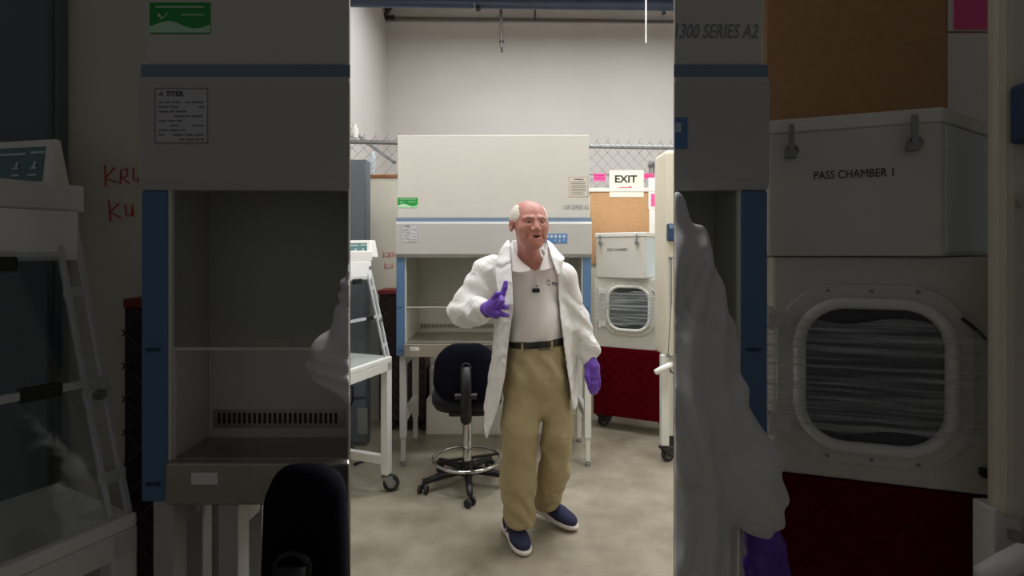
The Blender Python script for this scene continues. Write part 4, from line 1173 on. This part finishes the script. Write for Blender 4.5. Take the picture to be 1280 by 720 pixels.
# collar leaves: from the neck band down to the points
flap([[V(642, 299, .06), V(640, 303, .0), V(643, 314, -.055), V(652, 327, -.10), V(667, 337.5, -.135)],
      [V(635, 310, .06), V(633, 313, .0), V(635, 322, -.07), V(641, 331, -.13), V(662, 339, -.15)],
      [V(630, 321, .06), V(629, 325, -.0), V(631, 334, -.085), V(639, 341, -.145), V(654, 341, -.158)]], 'collar', M['shirt'], man, label='left collar leaf')
flap([[V(683, 299, .06), V(684, 302, .0), V(682, 312, -.06), V(679, 323, -.11), V(673, 338, -.145)],
      [V(690, 310, .06), V(690, 313, .0), V(688, 320, -.07), V(684, 329, -.125), V(675, 340, -.155)],
      [V(694, 322, .06), V(695, 325, -.0), V(695, 330, -.09), V(691, 336, -.135), V(680, 337, -.158)]], 'collar', M['shirt'], man, label='right collar leaf')
# placket, buttons, clip-on microphone, embroidery: lie on the front of the shirt
def front_y(px, py, d0=-.17):
    """depth of the shirt's front under a picture point (march along the eye ray)"""
    dep = np.linspace(2.25, 2.75, 500); q = np.array([P(px, py, d) for d in dep])
    i = np.round((q - sh.lo) / sh.h).astype(int); n = sh.F.shape
    ok = ((i >= 0) & (i < np.array(n))).all(1); v = np.ones(len(dep)); v[ok] = sh.F[i[ok, 0], i[ok, 1], i[ok, 2]]
    j = np.argmax(v < 0) if (v < 0).any() else 230
    return dep[j]
pk = [[P(x0 + dx, y, front_y(x0 + dx, y) - .003) for dx in (-3.5, 0, 3.5)] for x0, y in ((671, 345), (670.8, 350), (670.6, 355), (670.4, 360), (670.2, 366))]
flap(pk, 'placket', M['shirt'], man, th=.006)
d = front_y(670.5, 358.5); bt = MB(); q = P(670.7, 357.5, d - .008); bt.cyl(q, (q[0], q[1] - .003, q[2]), .0045, n=12); bt.build('button', M['ink_grey'], man)
d = front_y(670, 363); q = P(670, 363, d - .012)
mc = MB(); mc.box(q[0] - .019, q[0] + .019, q[1] - .012, q[1] + .006, q[2] - .0105, q[2] + .0105)
mic = mc.build('clip_microphone', M['black'], man, bevel=.006, seg=3, label='small black clip-on microphone')
mc = MB(); mc.ring((q[0] + .003, q[1] - .0125, q[2]), .004, .0012, 14, 5, 'y'); mc.build('microphone_ring', M['iron'], mic)
lg = MB()
def lp(px, py): return tuple(P(px, py, front_y(px, py) - .004))
for a, b2, c2 in (((682.3, 354.5), (685.5, 348.6), (685.9, 350.6)), ((686.2, 348.6), (688.8, 353.6), (686.6, 351.2)), ((683.8, 355.2), (688.4, 354.8), (686.4, 356.6))):
    lg.add([lp(*a), lp(*b2), lp(*c2)], [(0, 1, 2)])
for x, y, w_ in ((690.2, 352.6, 1.6), (692.4, 352.9, 1.5), (694.6, 353.3, 1.6)):
    lg.add([lp(x, y), lp(x + w_, y + .2), lp(x + w_, y + 2.6), lp(x, y + 2.4)], [(0, 1, 2, 3)])
lg.add([lp(690.2, 356), lp(696.5, 357), lp(696.5, 357.6), lp(690.2, 356.6)], [(0, 1, 2, 3)])
lg.build('embroidered_logo', M['logo'], man, label='small purple chest logo')
del sh

# ---- trousers, belt
tr = SDF((-.16, 2.36, .02), (.42, 3.06, 1.08), .0055)
tr.cone(V(671, 432, .04), V(671, 462, .04), .152, .160, .05, sc=(1, 1.06, 1))
fold = lambda amp, f, s: (lambda X, Y_, Z_, t: amp * nz(X, Y_, Z_, f, s) + amp * .8 * np.sin(Z_ * 38 + X * 44 + 2 * np.sin(X * 18 + s) + s) * np.sin(Z_ * 9 + s))
Lp = [V(652.5, 474, .03), V(650, 535, -.005), V(647.5, 600, .05), V(650.5, 662, .085)]
Lr = [.092, .088, .089, .080]
Rp = [V(690, 474, .05), V(697, 540, .02), V(692, 590, .14), V(681, 640, .27)]
Rr = [.088, .074, .079, .064]
for pts, rs in ((Lp, Lr), (Rp, Rr)):
    for i in range(3): tr.cone(pts[i], pts[i + 1], rs[i], rs[i + 1], .03, wob=fold(.0045, 20, i * 1.1 + rs[0] * 30))
tr.cone(V(671, 470, .04), V(674, 500, .04), .10, .075, .05)
tr.add(lambda X, Y_, Z_: .004 * np.sin(Z_ * 62 + X * 38 + 3 * np.sin(X * 21 + Y_ * 9)) * np.clip(1.25 - np.abs(Z_ - .20) * 8, 0, 1) + .0045 * np.sin(Z_ * 34 - X * 52 + 2.2 * np.sin(X * 17)) * np.clip(1 - np.abs(Z_ - .62) * 4.5, 0, 1))
tr.add(lambda X, Y_, Z_: .0065 * np.sin((X - P(672, 0, 2.6)[0]) * 60 + 9 * np.sin(Z_ * 6)) * np.exp(-((Z_ - .93) / .10) ** 2))
zt = P(671, 434, 2.5)[2]
tr.cut(lambda X, Y_, Z_: Z_ - zt + 0 * X + 0 * Y_)
# hems: each leg is cut square to its shin
def hem(X, Y_, Z_, c, n, x0, x1, ylo=0):
    d = -((X - c[0]) * n[0] + (Y_ - c[1]) * n[1] + (Z_ - c[2]) * n[2])
    side = np.maximum(x0 - X, X - x1)
    return np.where(side < 0, d, -1.0)
midx = P(671.5, 600, 2.68)[0]
tr.cut(lambda X, Y_, Z_: hem(X, Y_, Z_, V(650, 650, .085), np.array((0.0, -.12, .99)), -1, midx))
tr.cut(lambda X, Y_, Z_: hem(X, Y_, Z_, V(684, 624, .26), np.array((-.25, -.35, .90)), midx, 1))
trs = tr.build('trousers', M['khaki'], man)
del tr
bl = SDF((-.14, 2.36, .94), (.30, 2.88, 1.10), .004)
bl.cone(V(671, 424, .04), V(671, 446, .04), .158, .162, .02, sc=(1, 1.05, 1))
sl_ = lambda X: (X - P(671, 0, 2.5)[0]) * .075
zc = P(671, 433.2, 2.46)[2]
bl.cut(lambda X, Y_, Z_: np.abs(Z_ - zc - sl_(X)) - .0165 + 0 * Y_)
blt = bl.build('belt', M['belt'], man)
def by(px, py):
    dep = np.linspace(2.3, 2.75, 450); q = np.array([P(px, py, d) for d in dep]); i = np.round((q - bl.lo) / bl.h).astype(int); n = bl.F.shape
    ok = ((i >= 0) & (i < np.array(n))).all(1); v = np.ones(len(dep)); v[ok] = bl.F[i[ok, 0], i[ok, 1], i[ok, 2]]
    return dep[np.argmax(v < .002)] if (v < .002).any() else 2.44
q = P(679.5, 432.3, by(679.5, 432.3) - .004); bk = MB(); bk.tube([(q[0] - .024, q[1], q[2] - .020), (q[0] + .022, q[1], q[2] - .017), (q[0] + .022, q[1], q[2] + .021), (q[0] - .024, q[1], q[2] + .018)], .0032, 6, closed=True)
bk.build('buckle', M['buckle'], blt)
for px in (652.8, 690):
    q = P(px, 433.6 - (px - 671) * .075, by(px, 433.6) - .003); lp_ = MB(); lp_.box(q[0] - .005, q[0] + .005, q[1] - .002, q[1] + .003, q[2] - .024, q[2] + .022); lp_.build('belt_loop', M['khaki'], trs)

# ---- lab coat
XL = [(286, 641), (297, 640), (318, 637), (345, 637), (390, 641), (430, 636), (470, 632), (510, 624), (545, 613), (556, 609), (600, 600)]
XR = [(286, 680), (300, 683), (323, 694), (345, 699), (400, 702), (440, 707), (480, 713), (520, 719), (600, 722)]
dC = 2.45
def edge(tab, Z_):
    py = HOR + (EYE - Z_) * F / dC
    return (np.interp(py, [t[0] for t in tab], [t[1] for t in tab]) - 640) * dC / F
ct = SDF((-.42, 2.22, .40), (.50, 3.0, 1.62), .0055)
wr = lambda a, s: (lambda X, Y_, Z_, t: a * nz(X, Y_, Z_, 30, s) + a * .7 * np.sin(Z_ * 60 + X * 45 + 2.5 * np.sin(Y_ * 20) + s))
ct.cone(V(662, 352, .05), V(668, 412, .04), .160, .172, .06, sc=(1, 1.08, 1))
ct.cone(V(668, 412, .05), V(662, 560, .05), .185, .235, .06, sc=(.92, 1.04, 1), wob=lambda X, Y_, Z_, t: .011 * np.sin(np.arctan2(X - .09, -(Y_ - 2.65)) * 11 + 1.2 * np.sin(Z_ * 7)) * t + .006 * nz(X, Y_, Z_, 20, 1.))
ct.cone(V(622, 341, .04), V(694, 344, .04), .088, .076, .06)
ct.cone(V(658, 330, .055), V(660, 306, .06), .098, .082, .04)           # stand of the collar
for a, b2, ra, rb, s in ((V(611, 343, .03), V(580, 389, .0), .090, .076, .3), (V(580, 390, .0), V(600, 388, -.15), .078, .060, 1.2), (V(600, 388, -.15), V(611, 387, -.225), .060, .036, 2.2),
                         (V(699, 348, .04), V(718, 398, .045), .078, .064, 3.3), (V(719, 398, .045), V(735, 435, .02), .064, .052, 4.1), (V(735, 435, .02), V(739, 455, .005), .052, .030, 5.)):
    ct.cone(a, b2, ra, rb, .03, wob=wr(.007, s))
ct.add(lambda X, Y_, Z_: .0022 * nz(X, Y_, Z_, 34, 2.) + .0012 * nz(X, Y_, Z_, 75, .5) + .0025 * np.sin(X * 90 + Z_ * 70 + 4 * np.sin(Z_ * 13 + X * 9)) * np.clip(nz(X, Y_, Z_, 14, 1.) + .2, 0, 1))
ct.shell(.009)
ct.cut(lambda X, Y_, Z_: -mx(edge(XL, Z_) - X, X - edge(XR, Z_), Y_ - 2.66))
# neck hole
ct.cut(lambda X, Y_, Z_: -(np.sqrt(((X - P(661, 0, 2.6)[0])) ** 2 + ((Y_ - 2.63) * .8) ** 2) - .082 - np.clip(1.42 - Z_, 0, 1) * 0 ) - 4 * np.clip(1.45 - Z_, 0, 1))
ct.cut(lambda X, Y_, Z_: Z_ - (P(660, 297, 2.55)[2] - 0.10 * np.clip(Y_ - 2.6, -1, 1)) + 0 * X)
# cuffs open, hem slanted: the picture-left front hangs to a point
w1 = V(611, 387, -.225); n1 = w1 - V(600, 388, -.15); n1 /= np.linalg.norm(n1)
def cuff(X, Y_, Z_, c, n, R):
    d = (X - c[0]) * n[0] + (Y_ - c[1]) * n[1] + (Z_ - c[2]) * n[2]
    r = np.sqrt((X - c[0]) ** 2 + (Y_ - c[1]) ** 2 + (Z_ - c[2]) ** 2)
    return np.where(r < R, d, -1.0)
ct.cut(lambda X, Y_, Z_: cuff(X, Y_, Z_, w1, n1, .075))
w2 = V(739, 455, .005); n2 = w2 - V(735, 435, .02); n2 /= np.linalg.norm(n2)
ct.cut(lambda X, Y_, Z_: cuff(X, Y_, Z_, w2, n2, .07))
HEM = [(580, 505), (597, 512), (600, 524), (604, 553), (608, 558), (612, 546), (620, 524), (628, 510), (640, 505), (690, 505), (713, 516), (718, 521), (740, 519)]
def hemline(X, Y_, Z_):
    px = 640 + X * F / dC; t = np.interp(px, [h[0] for h in HEM], [h[1] for h in HEM])
    z = EYE - (t - HOR) * dC / F
    back = np.clip((Y_ - 2.62) * 8, 0, 1)
    z = z * (1 - back) + (EYE - (495 - HOR) * 2.8 / F) * back
    return np.where(px > 560, z - Z_, -1.0)
ct.cut(lambda X, Y_, Z_: np.where((X > P(735, 0, 2.5)[0]) | (X < P(590, 0, 2.45)[0]), -1.0, hemline(X, Y_, Z_)))
coat = ct.build('lab_coat', M['coat'], man)
del ct
# lapels: folded edges of the open front
flap([[V(637, 297, .03), V(633, 301, -.01), V(629, 306, -.02)], [V(638, 311, -.06), V(630, 315, -.075), V(620, 320, -.045)],
      [V(639, 330, -.145), V(629, 335, -.145), V(618, 340, -.095)], [V(641, 352, -.185), V(631, 356, -.185), V(621, 360, -.150)],
      [V(642, 376, -.205), V(634, 380, -.20), V(626, 382, -.18)], [V(641, 398, -.205), V(638, 399, -.205), V(635, 400, -.20)]], 'lapel', M['coat'], coat, th=.004)
flap([[V(683, 298, .04), V(687, 301, .02), V(691, 305, .02)], [V(686, 312, -.07), V(693, 314, -.06), V(700, 317, -.03)],
      [V(689, 322, -.12), V(698, 322.5, -.115), V(708, 322.5, -.075)], [V(692, 331, -.145), V(697, 328, -.135), V(704, 325, -.10)],
      [V(697, 345, -.16), V(699, 343, -.15), V(702, 341, -.12)]], 'lapel', M['coat'], coat, th=.004)

# ---- gloves
for hd, c, label in ((hand_right(), V(622, 378, -.28), 'purple glove of the raised hand'), (hand_left(), V(741, 472, -.01), 'purple glove of the lowered hand')):
    g = SDF(c - .14, c + .14, .0028)
    put_hand(g, hd, .0012)
    g.add(lambda X, Y_, Z_: .0008 * nz(X, Y_, Z_, 120, .7))
    g.build('glove', M['glove'], man, label=label)

# ---- shoes
def shoe(heel, toe, ground_pitch, label):
    h = np.array(heel, float); t = np.array(toe, float)
    l = t - h; L = np.linalg.norm(l); l /= L
    side = np.cross(l, (0, 0, 1)); side /= np.linalg.norm(side); up = np.cross(side, l)
    R = np.stack([side, l, up], 1)
    q = lambda s_, a, u: h + R @ np.array([s_, a * L, u])
    lo = np.minimum(h, t) - .16; hi = np.maximum(h, t) + .16; hi[2] += .05
    u = SDF(lo, hi, .0038)
    u.ell(q(0, .16, .062), (.036, .052, .058), R, .03); u.cone(q(0, .2, .062), q(0, .58, .048), .037, .041, .03)
    u.ell(q(0, .72, .042), (.048, .075, .036), R, .03); u.ell(q(0, .26, .085), (.036, .05, .036), R, .03)
    u.ell(q(0, .22, .135), (.027, .040, .05), R, .012, 's')
    u.cut(lambda X, Y_, Z_: -((X - h[0]) * up[0] + (Y_ - h[1]) * up[1] + (Z_ - h[2]) * up[2] - .018))
    so = SDF(lo, hi, .0036)
    so.cone(q(0, .13, .022), q(0, .5, .020), .040, .040, .02, sc=(1, 1, 1)); so.ell(q(0, .72, .02), (.051, .085, .03), R, .03); so.ell(q(0, .13, .03), (.043, .048, .034), R, .02)
    so.cut(lambda X, Y_, Z_: np.abs((X - h[0]) * up[0] + (Y_ - h[1]) * up[1] + (Z_ - h[2]) * up[2] - .0175 - .010 * np.clip(.5 - ((X - h[0]) * l[0] + (Y_ - h[1]) * l[1] + (Z_ - h[2]) * l[2]) / L, -.5, .5)) - .0155)
    up_o = u.build('shoe', M['shoe'], man, label=label)
    so.build('sole', M['sole'], up_o)
    for sg in (-1, 1):
        st = MB(); st.tube([q(sg * .043, .30, .035), q(sg * .040, .36, .06), q(sg * .037, .30, .078)], .0035, 6)
        st.build('side_stripe', M['sole'], up_o, smooth=True)
    ou = MB(); ou.hexa([q(-.03, .62, .0), q(.03, .62, .0), q(.022, .94, .004), q(-.022, .94, .004), q(-.034, .62, .006), q(.034, .62, .006), q(.026, .96, .012), q(-.026, .96, .012)]); ou.build('outsole', M['outsole'], up_o, bevel=.002)
g = lambda px, py, d, z: (np.array(((px - 640) * d / F, d, z)))
shoe((-.022, 2.80, .0), (.070, 2.535, .0), 0, 'navy shoe planted flat')
shoe((.125, 2.92, .050), (.338, 2.775, .004), 0, 'navy shoe stepping with heel raised')

# ---------------------------------------------------------------- stand-in coats for enlarged pieces of the man, at the opening
def fr_cut_left(X, Y_, Z_): return (X + OPX * Y_ + .002) + 0 * Z_
def fr_cut_right(X, Y_, Z_): return (OPX * Y_ + .002 - X) + 0 * Z_
dh = 1.02
Q = lambda px, py, d=dh: np.array(P(px, py, d))
k = dh / F
cl_ = SDF((-.48, .90, 1.10), (-.24, 1.115, 1.52), .0035)
cl_.cone(Q(468, 335), Q(436, 425), .050, .036, .02, wob=wr(.004, .4)); cl_.cone(Q(418, 452), Q(470, 478), .042, .058, .025, wob=wr(.005, 1.))
cl_.ell(Q(412, 446), (.032, .036, .046), None, .02); cl_.cone(Q(404, 440), Q(446, 436), .014, .012, .012)
cl_.add(lambda X, Y_, Z_: .0025 * nz(X, Y_, Z_, 70, 1.) + .003 * np.sin(X * 60 + Z_ * 130 + 3 * np.sin(Z_ * 40)))
cl_.cut(fr_cut_left)
o = cl_.build('lab_coat', M['coat'], None); tag(o, 'stand-in for an enlarged white coat sleeve of the man, in shadow at the edge of the left foreground cabinet', 'coat')
lp_ = MB(); lp_.tube([P(436.0, 236, 1.06), P(436.0, 300, 1.04), P(436.5, 372, 1.02)], .0018, 6); lp_.build('hanging_loop', M['coat'], o, local=True)
cr2 = SDF((.25, .88, .70), (.60, 1.115, 1.64), .0045)
for a, b2, ra, rb, s in ((Q(838, 262), Q(850, 330), .030, .060, .2), (Q(850, 330), Q(872, 420), .062, .066, .9), (Q(872, 420), Q(895, 500), .060, .052, 1.5), (Q(895, 500), Q(928, 580), .052, .064, 2.1),
                         (Q(930, 590), Q(944, 628), .066, .052, 3.), (Q(944, 628), Q(948, 662), .050, .026, 4.), (Q(862, 420), Q(862, 780), .07, .075, 5.)):
    cr2.cone(a, b2, ra, rb, .03, wob=wr(.003, s))
cr2.add(lambda X, Y_, Z_: .007 * np.sin(X * 120 + 2.5 * np.sin(Z_ * 11)) * np.clip((.45 - X) * 12, 0, 1) + .004 * np.sin(Z_ * 95 + X * 60 + 2 * np.sin(X * 50)) * np.clip((X - .40) * 12, 0, 1) + .002 * nz(X, Y_, Z_, 55, .6))
cr2.cut(fr_cut_right); cr2.cut(lambda X, Y_, Z_: (.73 - Z_) + 0 * X + 0 * Y_)
cr2.cut(lambda X, Y_, Z_: (Y_ - 1.112) + 0 * X + 0 * Z_)
o = cr2.build('lab_coat', M['coat'], None); tag(o, 'stand-in for the enlarged white coat and sleeve of the man, in shadow along the right foreground cabinet', 'coat')
# a purple glove at its cuff
gl = SDF(Q(960, 700) - .14, Q(960, 700) + .16, .003)
put = [((948, 652), (955, 680), .024, .036), ((955, 680), (958, 712), .036, .034), ((962, 690), (972, 715), .026, .024)]
for a, b2, ra, rb in put: gl.cone(Q(*a), Q(*b2), ra, rb, .014)
for pts in (((946, 712), (944, 735), (948, 758)), ((956, 716), (956, 742), (960, 768)), ((966, 716), (969, 742), (971, 764)), ((976, 712), (983, 730), (984, 750)), ((942, 686), (936, 706), (938, 726))):
    for a, b2 in zip(pts, pts[1:]): gl.cone(Q(*a), Q(*b2), .0125, .0115, .006)
o = gl.build('glove', M['glove'], None); tag(o, 'stand-in for the enlarged purple glove of the man, at the cuff of the shadowed coat at the right', 'glove')

# ---------------------------------------------------------------- light and camera
w = bpy.data.worlds.new('World'); S.world = w; w.use_nodes = True
w.node_tree.nodes['Background'].inputs['Color'].default_value = (1.0, .98, .95, 1)
w.node_tree.nodes['Background'].inputs['Strength'].default_value = .068
def area(name, loc, sx, sy, power, col=(.975, .99, 1), rot=(0, 0, 0)):
    l = bpy.data.lights.new(name, 'AREA'); l.shape = 'RECTANGLE'; l.size = sx; l.size_y = sy; l.energy = power; l.color = col
    o = bpy.data.objects.new(name, l); COL.objects.link(o); o.location = loc; o.rotation_euler = rot
    return o
area('ceiling_lamp', (-.5, 2.3, 3.75), 1.4, .5, 41)
area('ceiling_lamp', (1.6, 2.6, 3.75), 1.4, .5, 37)
area('ceiling_lamp', (.7, 3.75, 3.9), 1.6, .35, 54)
area('ceiling_lamp', (-.2, 6.0, 4.8), 1.6, .4, 74)
area('ceiling_lamp', (2.2, 6.0, 4.8), 1.6, .4, 74)
area('ceiling_lamp', (3.3, 4.2, 3.6), .5, 1.2, 30)  # added light without a known fitting, brightens the right face of the upper chamber

cam = bpy.data.cameras.new('camera'); co = bpy.data.objects.new('camera', cam); COL.objects.link(co)
co.location = (0, 0, EYE); co.rotation_euler = (PI / 2, 0, 0)
cam.sensor_width = 36; cam.lens = F / 1280 * 36; cam.shift_y = -(360 - HOR) / 1280; cam.clip_start = .02
S.camera = co
S.view_settings.view_transform = 'Standard'; S.view_settings.look = 'None'; S.view_settings.gamma = 1; S.view_settings.use_curve_mapping = False
S.view_settings.exposure = 0
S.cycles.use_denoising = True
S.cycles.max_bounces = 10; S.cycles.transparent_max_bounces = 16
GR = {'biosafety_cabinet': 'biosafety cabinets', 'clean_bench': 'clean benches', 'storage_cabinet': 'slate storage cabinets', 'mesh_cart': 'red mesh carts',
      'pass_chamber': 'pass-through chambers', 'workstation': 'beige machines', 'cork_board': 'cork boards', 'paper_sheet': 'paper sheets on the cork boards',
      'sticky_note': 'pink notes on the cork boards', 'drafting_chair': 'drafting chairs', 'lab_coat': 'stand-in white coats', 'brace_pipe': 'fence brace pipes'}
for o in bpy.data.objects:
    if o.parent is None and 'label' in o.keys():
        g_ = GR.get(o.name.split('.')[0])
        if g_: o['group'] = g_
for o in bpy.data.objects:
    if '_m' in o.keys(): del o['_m']
